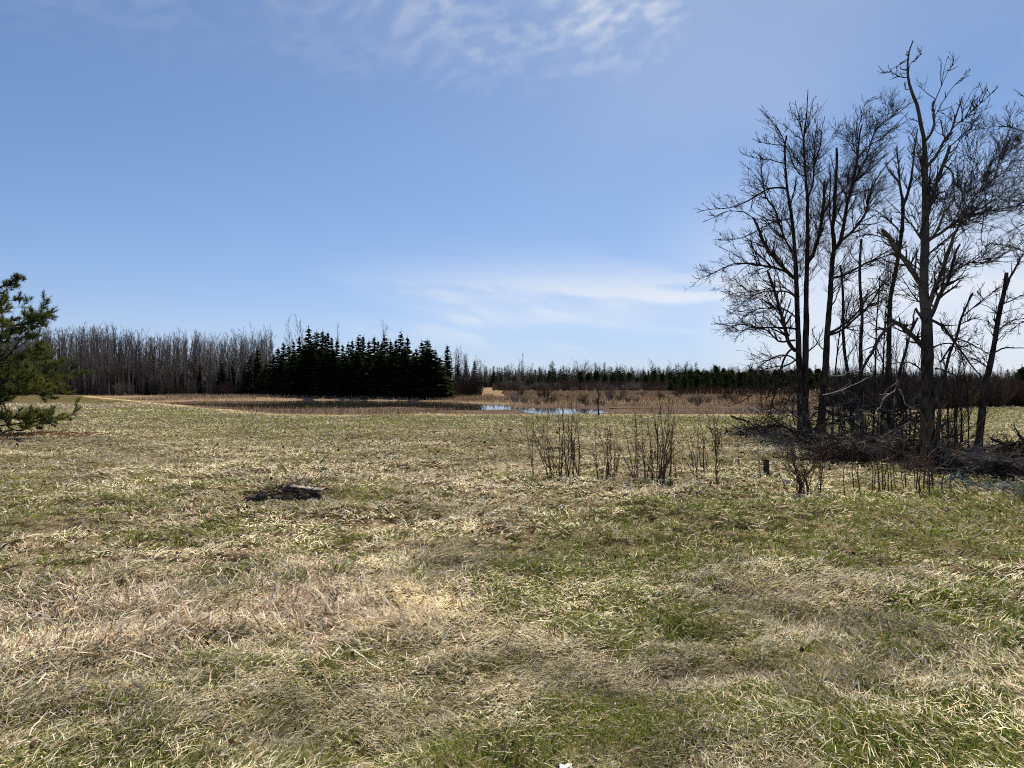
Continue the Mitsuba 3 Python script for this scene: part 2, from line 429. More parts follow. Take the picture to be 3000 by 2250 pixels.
photo_tree('tall bare dark tree with its trunk next right of the twin trunks, leaning right', 24.0,
           [([(2405, 1280), (2409, 1200), (2416, 1106), (2421, 1034), (2423, 980), (2430, 907), (2434, 835), (2439, 763), (2445, 719), (2439, 672), (2443, 642), (2448, 552), (2452, 462), (2451, 433)], (11.5, 3))],
           [([(2446, 730), (2456, 716), (2470, 665), (2481, 600), (2499, 534), (2510, 469), (2521, 382), (2526, 364)], (6, 2.2), .4),
            ([(2511, 460), (2511, 400), (2515, 375), (2526, 339), (2537, 300), (2569, 281)], (1.8, .6), .3),
            ([(2456, 712), (2467, 705), (2506, 669), (2542, 607), (2551, 567), (2573, 520), (2613, 466), (2650, 430)], (4, .8), -.4),
            ([(2499, 540), (2537, 466), (2558, 404), (2577, 368), (2610, 345), (2667, 303)], (3, .7), .6),
            ([(2510, 470), (2540, 430), (2590, 400), (2630, 360), (2660, 330)], (2, .6), -.4),
            ([(2446, 578), (2486, 538), (2504, 500), (2530, 480), (2580, 450)], (2, .7), .7),
            ([(2428, 982), (2474, 962), (2514, 925), (2550, 889), (2580, 840), (2610, 800)], (4, .9), -.5),
            ([(2430, 975), (2504, 925), (2540, 875), (2569, 850), (2605, 817), (2640, 780)], (4, .9), .5),
            ([(2436, 815), (2450, 813), (2504, 792), (2558, 763), (2605, 745), (2660, 720)], (4, .9), .2),
            ([(2441, 700), (2433, 640), (2430, 580), (2432, 520), (2428, 470)], (2.4, .8), -.6),
            ([(2432, 900), (2450, 870), (2462, 830), (2470, 790)], (2, .8), -.8),
            ([(2424, 1030), (2400, 1010), (2385, 985), (2380, 960)], (2, .8), .9)],
           'bark_mat', 12, (.45, 0, .7), 1.05)
photo_tree('thin bare broken-topped pole tree, first of the slim stems right of the leaning dark tree', 21.5,
           [([(2499, 1300), (2492, 1182), (2483, 1088), (2474, 1027), (2470, 962), (2470, 889), (2467, 817), (2461, 777)], (5.5, 3))],
           [([(2472, 960), (2495, 930), (2510, 890), (2520, 860)], (1.8, .7)), ([(2478, 1050), (2505, 1010), (2520, 980)], (1.8, .7))], 'bark_mat', 13, (.1, 0, .8), .55, base='bare_pole_tree')
photo_tree('slim bare pole tree with a cut top, second of the slim stems', 21.0,
           [([(2527, 1305), (2525, 1230), (2522, 1081), (2522, 998), (2526, 925), (2519, 817), (2524, 701)], (6, 3.5))],
           [([(2524, 880), (2560, 850), (2590, 800), (2620, 770)], (1.8, .7)), ([(2521, 780), (2500, 750), (2480, 720)], (1.8, .7))], 'bark_mat', 14, (.2, 0, .8), .6, base='bare_pole_tree')
photo_tree('very thin bare stem between the dark leaning tree and the first slim stem', 22.5, [([(2438, 1292), (2448, 1086), (2458, 990), (2466, 930), (2470, 880)], (3.2, 1.2))], [([(2452, 1040), (2470, 1000), (2485, 980)], (1.4, .6))], 'bark_mat', 24, (.1, 0, .8), .7, base='bare_pole_tree')
photo_tree('thin bare stem just right of the slim cut-topped pole', 20.5, [([(2556, 1310), (2561, 1200), (2565, 1050), (2568, 950), (2576, 850), (2578, 810)], (3.6, 1.2))], [([(2566, 1000), (2590, 960), (2600, 930)], (1.5, .6)), ([(2563, 1100), (2540, 1060), (2535, 1030)], (1.5, .6))], 'bark_mat', 25, (.1, 0, .8), .8, base='bare_pole_tree')
photo_tree('second thin bare stem right of the slim cut-topped pole, nearest the forking tree', 20.0, [([(2580, 1312), (2586, 1150), (2590, 1000), (2594, 920), (2600, 860)], (3.4, 1.1))], [([(2588, 1060), (2570, 1020), (2566, 990)], (1.5, .6))], 'bark_mat', 26, (.1, 0, .8), .8, base='bare_pole_tree')
photo_tree('slender bare tree forking high up, just left of the pale mottled trunk', 18.7,
           [([(2603, 1325), (2605, 1200), (2605, 1081), (2605, 962), (2609, 871), (2620, 817), (2631, 755), (2638, 708), (2645, 636), (2645, 610)], (8, 5))],
           [([(2645, 612), (2634, 538), (2630, 480), (2628, 430)], (4.5, 1.5), .3), ([(2645, 612), (2667, 535), (2671, 495), (2678, 440), (2684, 400), (2689, 375)], (4.5, 1.2), -.3),
            ([(2640, 690), (2600, 640), (2560, 615), (2520, 610)], (2.4, .7), .5), ([(2634, 740), (2590, 700), (2550, 690), (2500, 700)], (2.4, .7), -.5),
            ([(2612, 850), (2580, 820), (2540, 815)], (2, .7), .6), ([(2634, 538), (2610, 500), (2590, 480)], (2, .7), .3)],
           'bark_mat', 15, (.2, 0, .8), 1.25, base='bare_aspen_tree')
photo_tree('tallest bare aspen with pale mottled bark, broken limbs and a crooked top', 15.2,
           [([(2712, 1376), (2717, 1250), (2718, 1179), (2716, 1088), (2718, 1016), (2717, 944), (2707, 871), (2707, 817), (2709, 745), (2711, 672), (2712, 600), (2710, 520), (2710, 448), (2707, 404), (2700, 375), (2692, 339), (2687, 307), (2676, 281), (2667, 256), (2660, 231), (2658, 202), (2660, 169), (2667, 155), (2674, 133), (2675, 119)], (22, 1.6))],
           [([(2712, 412), (2718, 404), (2728, 386), (2734, 357), (2732, 310), (2736, 296)], (4, 2.5), .3),
            ([(2733, 320), (2757, 252), (2779, 209), (2812, 162)], (1.5, .5), .4), ([(2732, 350), (2770, 290), (2800, 250), (2840, 210)], (1.5, .5), -.4),
            ([(2712, 490), (2739, 466), (2757, 433), (2768, 408), (2786, 383), (2795, 357), (2812, 310), (2819, 281)], (4.5, 1.2), -.4),
            ([(2768, 408), (2761, 375), (2754, 350)], (2.4, 1.2), .4), ([(2790, 380), (2848, 325), (2880, 295), (2913, 263)], (1.6, .5), .5),
            ([(2712, 640), (2716, 629), (2736, 574), (2750, 527), (2765, 484), (2783, 430)], (6.5, 4.2), .5),
            ([(2783, 428), (2812, 404), (2866, 375), (2917, 336)], (1.6, .5), .4), ([(2768, 488), (2790, 506), (2795, 531), (2797, 574), (2801, 607)], (2.8, 1), .4),
            ([(2707, 845), (2681, 810), (2653, 766), (2624, 730), (2602, 694), (2584, 674)], (8, 5.5), -.4),
            ([(2718, 905), (2732, 850), (2750, 810), (2765, 763), (2779, 727), (2795, 687)], (6.5, 4), -.3),
            ([(2722, 930), (2736, 905), (2754, 860), (2779, 821), (2794, 763), (2812, 716)], (7, 3), .4), ([(2757, 853), (2768, 799), (2772, 759)], (3, 1.6), -.3),
            ([(2710, 715), (2739, 694), (2775, 669), (2830, 636), (2884, 622), (2956, 607), (3020, 600)], (4.5, 1.2), .4),
            ([(2709, 715), (2681, 672), (2653, 636), (2620, 605), (2595, 582)], (3.5, .9), -.5), ([(2722, 935), (2768, 962), (2794, 998), (2833, 1052), (2877, 1106)], (4.5, 1.4), -.5),
            ([(2750, 830), (2775, 813), (2812, 784), (2884, 763), (2956, 754), (3020, 752)], (2, .7), .6), ([(2711, 715), (2728, 701), (2754, 661), (2765, 618)], (4.5, 3), -.5),
            ([(2715, 1030), (2700, 1012), (2667, 980), (2638, 954), (2607, 934)], (8.5, 5), -.5), ([(2617, 950), (2595, 965), (2579, 985), (2550, 1037), (2525, 1086)], (5, 4), -.3),
            ([(2659, 228), (2638, 224), (2606, 213), (2573, 220)], (1.4, .5), .3), ([(2660, 171), (2624, 195), (2587, 213), (2569, 209)], (1.3, .5), -.3),
            ([(2663, 215), (2667, 187), (2685, 169), (2700, 144), (2701, 133)], (1.3, .5), .4), ([(2658, 205), (2645, 203), (2637, 196)], (2, 1.2), .3), ([(2667, 260), (2655, 262), (2650, 252), (2656, 240)], (1.8, 1), .3),
            ([(2660, 170), (2653, 158), (2657, 150)], (1.6, 1), .4), ([(2760, 780), (2790, 700), (2823, 629), (2851, 574), (2895, 545), (2920, 495), (2927, 466), (2945, 441), (2964, 422), (3000, 386)], (3, .8), .7),
            ([(2851, 574), (2870, 530), (2905, 487)], (1.8, 1.2), .3), ([(2884, 622), (2888, 580), (2884, 545)], (2.4, 2), .2), ([(2884, 622), (2878, 650), (2872, 690), (2880, 720)], (2, .8), .3),
            ([(2711, 485), (2697, 470), (2687, 445)], (2.6, 1.8), -.3), ([(2705, 360), (2680, 350), (2664, 345)], (1.6, 1), .2), ([(2718, 944), (2695, 925), (2683, 903)], (5, 3.5), -.6),
            ([(2740, 1080), (2790, 1095), (2840, 1130), (2870, 1175)], (2.4, .8), .5), ([(2735, 1020), (2790, 1010), (2840, 1030), (2880, 1070)], (2.2, .7), -.7), ([(2702, 1090), (2650, 1060), (2600, 1075)], (2.4, .8), .6),
            ([(2707, 800), (2670, 770), (2640, 750), (2600, 740)], (2, .7), .9), ([(2712, 600), (2750, 590), (2800, 560), (2850, 540)], (2, .7), .9)],
           'aspen_mat', 16, (.5, 0, .75), 1.2, top=.8)
photo_tree('leaning slim dark tree stem close by the right side of the pale mottled trunk', 15.6,
           [([(2742, 1365), (2745, 1303), (2757, 1160), (2768, 1099), (2783, 1034), (2801, 991), (2815, 936), (2830, 900), (2850, 859)], (6.5, 2.5))],
           [([(2822, 925), (2866, 889), (2906, 859), (2945, 835)], (2.2, .8), .5), ([(2801, 991), (2850, 1010), (2900, 1040), (2925, 1060)], (2.2, .7), -.5), ([(2757, 1060), (2780, 1030), (2800, 1000)], (3, 2), .5),
            ([(2812, 950), (2850, 935), (2900, 945)], (1.6, .6), .4)], 'bark_mat', 17, (.3, 0, .4), 1.2, base='bare_pole_tree')
photo_tree('bare dark tree with a cut top leaning right, rightmost full trunk by the brush', 18.2,
           [([(2863, 1330), (2877, 1206), (2884, 1135), (2898, 1081), (2909, 1027), (2920, 962), (2931, 900), (2942, 853), (2949, 799)], (11, 5))],
           [([(2945, 848), (2967, 803), (2989, 763), (3010, 730)], (3.6, 1.8), .3), ([(2912, 1034), (2956, 1021), (3010, 1020)], (2.4, .9), -.4), ([(2936, 890), (2963, 878), (3010, 858)], (2.2, .9), .5),
            ([(2924, 972), (2956, 947), (3010, 930)], (2.2, .8), .4), ([(2900, 1090), (2870, 1060), (2840, 1050), (2800, 1060)], (2.4, .8), .5), ([(2925, 930), (2895, 900), (2870, 890)], (1.6, .6), -.5)], 'bark_mat', 18, (.25, 0, .3), 1.2)
photo_tree('bare tree mostly outside the frame, its branches entering at the right edge', 18.0,
           [([(3085, 1330), (3080, 1100), (3075, 900), (3068, 700), (3060, 500), (3055, 330), (3050, 240)], (11, 2))],
           [([(3060, 520), (3020, 480), (3000, 470), (2960, 480), (2940, 520), (2925, 560)], (2, .7), .3), ([(3058, 420), (3000, 385), (2950, 372), (2928, 365), (2917, 335)], (2, .7), -.3), ([(3055, 330), (3020, 300), (2985, 275), (2970, 262)], (1.8, .6), .4),
            ([(3066, 640), (3010, 655), (2960, 680), (2920, 700)], (2.2, .7), .5), ([(3070, 760), (3000, 740), (2950, 720), (2900, 720)], (2.2, .7), -.5), ([(3075, 900), (3020, 930), (2970, 960), (2930, 1000)], (2.2, .7), .5)], 'bark_mat', 19, (-.2, 0, .3), .8)
photo_tree('dead leaning stem propped against the pale mottled trunk from the left', 16.5,
           [([(2612, 1330), (2627, 1134), (2636, 1086), (2651, 1037), (2670, 970), (2689, 931)], (5, 3))],
           [([(2672, 965), (2676, 930), (2680, 907)], (3, 2), .3), ([(2630, 1120), (2600, 1150), (2580, 1185)], (2.2, 1), -.4)], 'dead_mat', 20, (0, 0, -.1), .6, base='leaning_dead_stem')
# orange bracket fungus low on the pale aspen
g_ = at(2722, 1245, 15.0)
fg = trimesh.creation.icosphere(2, .085); fg.apply_scale([1.0, .55, .8]); v_ = fg.vertices * (1 + .35 * (meshkit.fbm(np.array(fg.vertices) * 14, 3, 4) - .5))[:, None]
k_ = thing('bracket_fungus', 'orange-brown growth low on the pale mottled aspen trunk', 'fungus'); put(k_, (v_ + g_, np.array(fg.faces)), 'fungus_mat', True)


# ------------------------------------------------------------------ saplings and bushes in front
def clump(label, stems, mat, seed, d0, dens=1.0, base='sapling_clump', rp=(1.4, .5), group=None, lean=.5, cat='saplings'):
    rg = np.random.default_rng(seed)
    if 32 <= seed <= 37:
        for q in range(len(stems)):
            j0, j1, sh = rg.normal(0, 9), rg.normal(0, 13), rg.uniform(.45, .9)
            src = stems[rg.integers(len(stems))]
            stems = stems + [[(x + j0 * (1 - t) + j1 * t, src[0][1] + (y - src[0][1]) * sh) for (x, y), t in zip(src, np.linspace(0, 1, len(src)))]]
    t = thing(base, label, cat, group)
    PP, RR = [], []
    for pts in stems:
        Q = limb3(pts, H * F / (pts[0][1] - HY), rg.uniform(-lean, lean), np.array(rp) * rg.uniform(.75, 1.25), 12)
        Q[0, 2] = float(hz(Q[0, 0], Q[0, 1])) - .03
        Q[1:-1, :3] += .006 * rg.standard_normal((10, 3))
        put(part(t, 'stem'), tubes(Q[None, :, :3], Q[None, :, 3] * 1.0, 5, True), mat, True)
        PP.append(Q[:, :3]); RR.append(Q[:, 3])
    P, R = np.array(PP), np.array(RR)
    s = spawn(P, R, 8 * dens, rg, .22, 1, (20, 45), (.12, .38), .6, .6, .0028, .35)
    P1, R1 = grow(*s, 5, rg, .10, (0, 0, 1), .10, .5)
    s = spawn(P1, R1, 6 * dens, rg, .2, 1, (20, 50), (.2, .5), .25, .7, .002, .35)
    P2, R2 = grow(*s, 3, rg, .12, (0, 0, 1), .12, .6)
    k = part(t, 'twigs'); put(k, join([tubes(P1, R1, 3), tubes(P2, R2, 3)]), mat); labels[k] = {'kind': 'stuff'}


clump('pair of thin bare saplings at the far left of the sapling row', [[(1562, 1401), (1548, 1291), (1539, 1228)], [(1563, 1401), (1561, 1330), (1558, 1228)]], 'sapling_mat', 31, 13)
clump('dense clump of many upright bare saplings, tallest at left of the row',
      [[(1608, 1401), (1580, 1322), (1563, 1268), (1565, 1231)], [(1628, 1401), (1590, 1340), (1572, 1304), (1560, 1290)], [(1611, 1401), (1607, 1322), (1604, 1273), (1604, 1210)], [(1625, 1390), (1613, 1322), (1606, 1280)],
       [(1639, 1400), (1616, 1313), (1601, 1286), (1572, 1219)], [(1639, 1400), (1640, 1313), (1639, 1258), (1637, 1192), (1634, 1160)], [(1652, 1401), (1657, 1367), (1652, 1258), (1646, 1186)], [(1661, 1400), (1665, 1313), (1665, 1226)],
       [(1675, 1398), (1681, 1322), (1674, 1277), (1677, 1204), (1675, 1165)], [(1691, 1385), (1681, 1300), (1691, 1222), (1689, 1168)], [(1697, 1391), (1696, 1313), (1692, 1240)], [(1646, 1399), (1648, 1340), (1655, 1290)], [(1668, 1399), (1674, 1330), (1690, 1270)]], 'sapling_mat', 32, 13)
clump('sparse clump of short bare saplings in the middle of the row', [[(1750, 1398), (1746, 1320), (1744, 1240)], [(1778, 1401), (1766, 1304), (1744, 1237)], [(1781, 1385), (1780, 1295), (1777, 1237)], [(1788, 1395), (1790, 1295), (1786, 1250)], [(1799, 1400), (1800, 1322), (1796, 1300)], [(1764, 1401), (1763, 1350)], [(1803, 1380), (1812, 1330), (1815, 1300)]], 'sapling_mat', 33, 13, .8)
clump('fan of thin bare saplings leaning left beside the thickest sapling', [[(1856, 1401), (1840, 1304), (1820, 1222)], [(1860, 1400), (1863, 1258), (1862, 1205)], [(1890, 1401), (1885, 1349), (1863, 1273), (1850, 1235)], [(1893, 1396), (1882, 1290), (1880, 1230)], [(1911, 1403), (1905, 1295), (1896, 1235)], [(1896, 1400), (1903, 1350), (1912, 1290)]], 'sapling_mat', 34, 13)
clump('tallest and thickest bare sapling of the row with many upright shoots', [[(1942, 1409), (1942, 1295), (1939, 1240), (1933, 1177), (1931, 1140)], [(1944, 1409), (1946, 1330), (1954, 1277), (1960, 1186), (1960, 1150)], [(1941, 1409), (1935, 1320), (1920, 1250), (1912, 1200)], [(1946, 1408), (1955, 1320), (1970, 1260), (1988, 1230)], [(1961, 1402), (1970, 1277), (1975, 1217)],
      [(1923, 1402), (1925, 1310), (1920, 1255)], [(1983, 1402), (1975, 1358), (1972, 1300)], [(1932, 1402), (1931, 1330), (1926, 1290), (1947, 1160)]], 'sapling_mat', 35, 13, .9, rp=(1.8, .5))
clump('slim bare sapling with twiggy shoots, next right of the thickest sapling', [[(2042, 1405), (2043, 1313), (2045, 1258), (2044, 1186)], [(2054, 1376), (2048, 1322), (2046, 1270)], [(2061, 1378), (2061, 1304), (2054, 1240)], [(2042, 1400), (2030, 1310), (2018, 1265)]], 'sapling_mat', 36, 13)
clump('bare sapling branching like a broom near the wooden stump', [[(2097, 1408), (2096, 1304), (2081, 1240), (2079, 1200)], [(2099, 1405), (2099, 1307), (2103, 1222)], [(2096, 1320), (2086, 1270), (2070, 1245)], [(2099, 1320), (2112, 1270), (2118, 1235)], [(2097, 1310), (2095, 1260), (2090, 1215)], [(2100, 1390), (2108, 1355), (2125, 1330)]], 'sapling_mat', 37, 13, 1.0, rp=(1.7, .5))
clump('single thin bare whip left of the wooden stump', [[(2165, 1384), (2163, 1330), (2161, 1285)]], 'sapling_mat', 38, 13, .5)
clump('single dark whip just left of the wooden stump', [[(2228, 1404), (2221, 1322), (2219, 1285)]], 'sapling_mat', 39, 13, .4)
rg = np.random.default_rng(40)
st = [[(2315, 1458), (2290, 1400), (2262, 1346)]]
for i in range(26):
    b = 2352 + rg.normal(0, 15); k = rg.uniform(-1, 1); top = rg.uniform(1255, 1345)
    st.append([(b, 1460 + rg.uniform(-6, 4)), (b + 22 * k, 1400), (2352 + 76 * k + rg.normal(0, 5), (1400 + top) / 2 + 5), (2352 + 96 * k + rg.normal(0, 8), top)])
for b, tx in ((2398, 2404), (2416, 2406), (2400, 2412), (2408, 2402)):
    st.append([(b, 1455), ((b + tx) / 2, 1390), (tx, 1300)])
clump('dense reddish bare bush standing in front of the twin trunks', st, 'red_mat', 41, 11, .9, 'red_stemmed_bush', (1.25, .5), cat='bush')
st = [[(b, y), (b + rg.normal(-4, 5), y - 60), (b + rg.normal(-8, 10), y - rg.uniform(110, 210))] for b, y in ((2555, 1447), (2560, 1440), (2572, 1452), (2578, 1449), (2587, 1437), (2590, 1437), (2604, 1445), (2611, 1440), (2624, 1435), (2649, 1437), (2655, 1435), (2520, 1440), (2478, 1452), (2500, 1432))]
clump('loose row of thin grey-brown saplings left of the pale mottled trunk', st, 'sapling_mat', 42, 11, .6, lean=.2, rp=(1.7, .6))
st = [[(b, y), (b + rg.normal(0, 5), y - 80), (b + rg.normal(2, 10), y - 160), (b + rg.normal(6, 16), y - rg.uniform(190, 300))] for b, y in ((2682, 1442), (2686, 1447), (2699, 1466), (2694, 1452), (2706, 1447), (2710, 1444), (2722, 1461), (2729, 1440), (2734, 1442), (2700, 1450), (2718, 1446))]
clump('tall thin saplings standing in front of the pale mottled trunk', st, 'sapling_mat', 43, 11, .6, lean=.2, rp=(1.9, .7))
clump('long thin sapling bowing far to the right over the brush pile', [[(2765, 1459), (2759, 1413), (2777, 1365), (2813, 1317), (2862, 1257), (2898, 1196)]], 'sapling_mat', 44, 11, .6, lean=.1, rp=(2.4, .8))
clump('short bare shoots at the right end of the sapling rows', [[(2780, 1445), (2786, 1400), (2790, 1370)], [(2855, 1465), (2825, 1420), (2810, 1390)]], 'sapling_mat', 45, 11, .5)


for q, (c0, c1, y0, lab) in enumerate(((2440, 2540, 1300, 'tangle of tall thin bare shoots between the two dark trunks and the slim poles'), (2560, 2690, 1318, 'tangle of tall thin bare shoots just left of the pale mottled trunk'), (2750, 2850, 1345, 'thin bare shoots between the pale mottled trunk and the rightmost trunk'))):
    rg = np.random.default_rng(90 + q)
    st = []
    for i in range(13):
        b = rg.uniform(c0, c1); k = rg.normal(0, 26); h_ = rg.uniform(120, 380)
        st.append([(b, y0 + rg.uniform(-8, 10)), (b + .25 * k + rg.normal(0, 4), y0 - .4 * h_), (b + .7 * k + rg.normal(0, 6), y0 - .75 * h_), (b + 1.4 * k, y0 - h_)])
    clump(lab, st, 'bark_mat', 93 + q, 18, 1.0, 'thin_shoots', (1.7, .6), lean=.6, cat='bare shoots')

# ------------------------------------------------------------------ brush piles and fallen branches
def brush(label, cx, cy, rx, ry, top, nbig, nsmall, seed, upr=.0, base='brush_pile', rb=(.012, .035), lb=(.8, 2.2), mats=('dead_mat',)):
    rg = np.random.default_rng(seed)
    t = thing(base, label, 'brush pile')

    def lay(n, l, r, K):
        a, q = rg.uniform(0, 2 * np.pi, n), np.sqrt(rg.random(n))
        x, y = cx + rx * q * np.cos(a), cy + ry * q * np.sin(a)
        ht = top * (1 - q ** 2) * rg.random(n) ** .7 + r[1] * .8
        th = rg.uniform(0, 2 * np.pi, n)
        el = rg.normal(0, .22, n) + upr * rg.random(n) * 1.3
        d = np.stack([np.cos(th) * np.cos(el), np.sin(th) * np.cos(el), np.sin(el)], 1)
        L = rg.uniform(*l, n); R = rg.uniform(*r, n)
        p = np.stack([x, y, hz(x, y) + ht], 1) - d * L[:, None] * (.5 if upr < .3 else .25)
        P, Rr = grow(p, d, L, R, K, rg, .13, (0, 0, -1), .03, .35)
        P[..., 2] = np.maximum(P[..., 2], hz(P[..., 0], P[..., 1]) + .012)
        return P, Rr
    P, R = lay(nbig, lb, rb, 8)
    for q in range(nbig):
        put(part(t, 'branch'), tubes(P[q:q + 1], R[q:q + 1], 6, True), mats[q % len(mats)], True)
    P0, R0 = lay(nsmall, (.4, 1.3), (.004, .011), 6)
    A_, B_ = np.vstack([P[:, ::2][:, :5], P0[:, [0, 1, 3, 5, 6]]]), np.vstack([R[:, ::2][:, :5], R0[:, [0, 1, 3, 5, 6]]])
    P1, R1 = grow(*spawn(A_, B_, 4.5, rg, .1, 1, (25, 60), (.25, .5), .8, .6, .0035, .1), 5, rg, .18, (0, 0, 0), 0, .5)
    P2, R2 = grow(*spawn(P1, R1, 5, rg, .1, 1, (25, 60), (.3, .5), .3, .7, .0025, .1), 3, rg, .2, (0, 0, 0), 0, .5)
    k = part(t, 'twigs'); put(k, join([tubes(P0, R0, 4), tubes(P1, R1, 3), tubes(P2, R2, 3)]), 'dead_mat'); labels[k] = {'kind': 'stuff'}


brush('tall airy tangle of dead branches heaped between the aspen trunks', 9.5, 19.4, 2.3, 1.3, 1.6, 80, 300, 51, .45)
brush('low dark brush pile along the ground at the right edge', 9.9, 14.4, 2.3, 1.15, .46, 120, 800, 52)
brush('dark brush heap right in front of the tall tangle, behind the thin saplings', 7.9, 16.3, 1.7, .8, .5, 60, 420, 53)
brush('small heap of cut branches lying left of the twin trunks', 7.9, 24.0, 1.1, .7, .30, 30, 80, 54, mats=('dead_mat', 'dead_mat', 'pale_mat'))

brush('flat heap of dark broken twigs and sticks under the pale board', -3.28, 11.25, .27, .16, .07, 14, 50, 56, .1, 'twig_heap', (.005, .012), (.15, .5))
brush('airy heap of thin dead branches hanging down beside the twin trunks', 8.6, 23.2, .8, .7, 1.7, 16, 130, 55, .6, rb=(.008, .02), lb=(.8, 1.8))


def stick(label, pts, d0, rpx, mat='pale_mat', base='fallen_branch', slope=0.0, cat='branch', twig=.6, seed=0):
    rg = np.random.default_rng(seed + 500)
    t = thing(base, label, cat)
    Q = limb3(pts, d0, slope, rpx, 14)
    Q[:, :3] += .008 * rg.standard_normal((14, 3))
    put(part(t, 'stem'), trunk_mesh(Q, 7, False, seed, 20), mat, True)
    if twig:
        s = spawn(Q[None, :, :3], Q[None, :, 3], 3 * twig, rg, .2, 1, (25, 55), (.15, .35), .6, .6, .004, .1)
        P1, R1 = grow(*s, 5, rg, .15, (0, 0, 1), .05)
        k = part(t, 'twigs'); put(k, tubes(P1, R1, 4), mat); labels[k] = {'kind': 'stuff'}


stick('bleached crooked branch sticking out above the wooden stump', [(2222, 1329), (2240, 1323), (2262, 1317), (2292, 1322), (2335, 1328)], 15.5, (2.6, 1.2), slope=.3, seed=1)
stick('pale branch at the left end of the small branch heap, upper one', [(2115, 1278), (2140, 1268), (2165, 1262), (2185, 1250)], 23.5, (1.6, .8), seed=2)
stick('pale branch at the left end of the small branch heap, lower one', [(2121, 1290), (2160, 1287), (2190, 1282), (2230, 1276)], 23.2, (1.7, .8), seed=3)
stick('long grey-white branch poking left out of the tall tangle', [(2410, 1158), (2450, 1148), (2500, 1128), (2545, 1105)], 17.5, (1.6, 1), seed=4, slope=.2)
stick('upper thin pale branch poking left out of the tall tangle', [(2425, 1098), (2460, 1101), (2490, 1090), (2530, 1086)], 18, (1.5, .8), seed=5)
stick('forked silvery branch hanging down in the tall tangle', [(2633, 1110), (2620, 1145), (2590, 1165), (2582, 1185), (2565, 1205)], 16.5, (2.2, 1.2), seed=6, slope=-.1)
stick('curved silvery branch beside the forked hanging one', [(2633, 1142), (2645, 1160), (2655, 1185), (2680, 1195)], 16.5, (1.8, 1), seed=7)
stick('broken white branch lying across the brush behind the thin saplings', [(2612, 1280), (2650, 1293), (2665, 1312), (2676, 1326)], 16.2, (2.2, 1.5), seed=8)
stick('white peeled log end at the left front of the low brush pile', [(2768, 1406), (2778, 1402), (2786, 1396)], 13.2, (2.2, 3.2), seed=9, twig=0)
stick('pale broken piece of wood on top of the low brush pile', [(2858, 1362), (2864, 1350), (2870, 1342)], 14.2, (2, 3), seed=10, twig=0)
stick('long straight grey pole lying across the back of the low brush pile', [(2870, 1322), (2920, 1326), (2980, 1332), (3030, 1340)], 16.8, (1.8, 1.4), seed=11, twig=.3)
stick('flat pale bark piece lying in the grass left of the wooden stump', [(2194, 1398), (2210, 1393), (2226, 1390)], 13.7, (2.0, 3.2), seed=12, twig=0)
stick('dark thin branch lying in the shade behind the wooden stump', [(2168, 1326), (2195, 1328), (2225, 1335)], 17.6, (2, 1.2), 'dead_mat', seed=13, twig=.3)
stick('dry pale forked stick lying in the grass at lower right', [(2806, 2072), (2822, 2045), (2850, 2010), (2856, 1998)], 4.1, (2.6, 2.0), seed=14, twig=.5)
stick('long thin dead stalk lying in the grass at lower right', [(2650, 1880), (2700, 1930), (2760, 1985), (2830, 2050)], 4.4, (1.6, 1.2), 'pale_mat', seed=15, twig=.3, slope=-.9)

# stump, rocks, hook, scrap
b = gp(2245, 1388)
rg = np.random.default_rng(60)
Q = np.array([[b[0], b[1], b[2] - .05 + q * .34, .052 * (1 + .25 * math.exp(-q * 5))] for q in np.linspace(0, 1, 9)])
v, f = tubes(Q[None, :, :3], Q[None, :, 3], 14, True)
c = np.repeat(Q[:, :3], 14, 0)
v = c + (v - c) * (.8 + .45 * meshkit.fbm(np.column_stack([v[:, :2] * 30, v[:, 2] * 2]), 3, 6))[:, None]
v[-14:, 2] += .05 * (meshkit.noise(v[-14:] * 40, 3) - .6)
k = thing('wooden_stump', 'short dark weathered wooden stump standing upright in the grass', 'stump'); put(k, (v, f), 'bark_mat', 40)


def rock(label, px, py, size, mat, seed, base='rock', sink=.12, rough=.5, cat='rock', lift=0, sub=3):
    g = gp(px, py)
    m = trimesh.creation.icosphere(sub, 1.0)
    v = np.array(m.vertices)
    rg = np.random.default_rng(seed)
    for _ in range(9):                                 # flats like a broken stone
        nn = unit(rg.standard_normal(3)); lim = rg.uniform(.62, .9)
        dd = v @ nn
        v = v - np.maximum(dd - lim, 0)[:, None] * nn
    v = v * (1 + rough * .3 * (meshkit.fbm(v * 2.2 + seed, 4, seed) - .5))[:, None]
    v = v * size
    k = thing(base, label, cat)
    put(k, (v + g + [0, 0, size[2] * (1 - sink) + lift], np.array(m.faces)), mat, 35)


rock('black jagged boulder, larger left one of the rubble by the board', 742, 1470, [.16, .13, .085], 'black_rock_mat', 4, rough=1.0)
rock('small pointed black stone leaning against the jagged boulder', 765, 1471, [.085, .08, .115], 'black_rock_mat', 6)
rock('small grey stone left of the jagged boulder', 717, 1470, [.06, .06, .055], 'rock_mat', 8)
rock('low dark flat stone in the middle of the rubble', 830, 1459, [.20, .13, .06], 'black_rock_mat', 9)
rock('rounded grey stone at the right end of the rubble under the board', 917, 1452, [.07, .075, .065], 'rock_mat', 12)
rock('dark stone holding up the left end of the board', 868, 1452, [.13, .11, .06], 'black_rock_mat', 14, rough=1.0)
rock('brown clod of earth between the two dark stones of the rubble', 895, 1450, [.10, .09, .065], 'rock_mat', 15, rough=1.0)
rock('flat dark stone in the gap of the rubble, nearest the jagged boulder', 803, 1466, [.10, .09, .035], 'black_rock_mat', 21)
rock('brown lump of earth at the back of the rubble', 848, 1450, [.13, .10, .075], 'rock_mat', 22)
rock('small dark stone right of the rounded grey stone', 931, 1455, [.05, .05, .04], 'black_rock_mat', 23)
rg = np.random.default_rng(66)
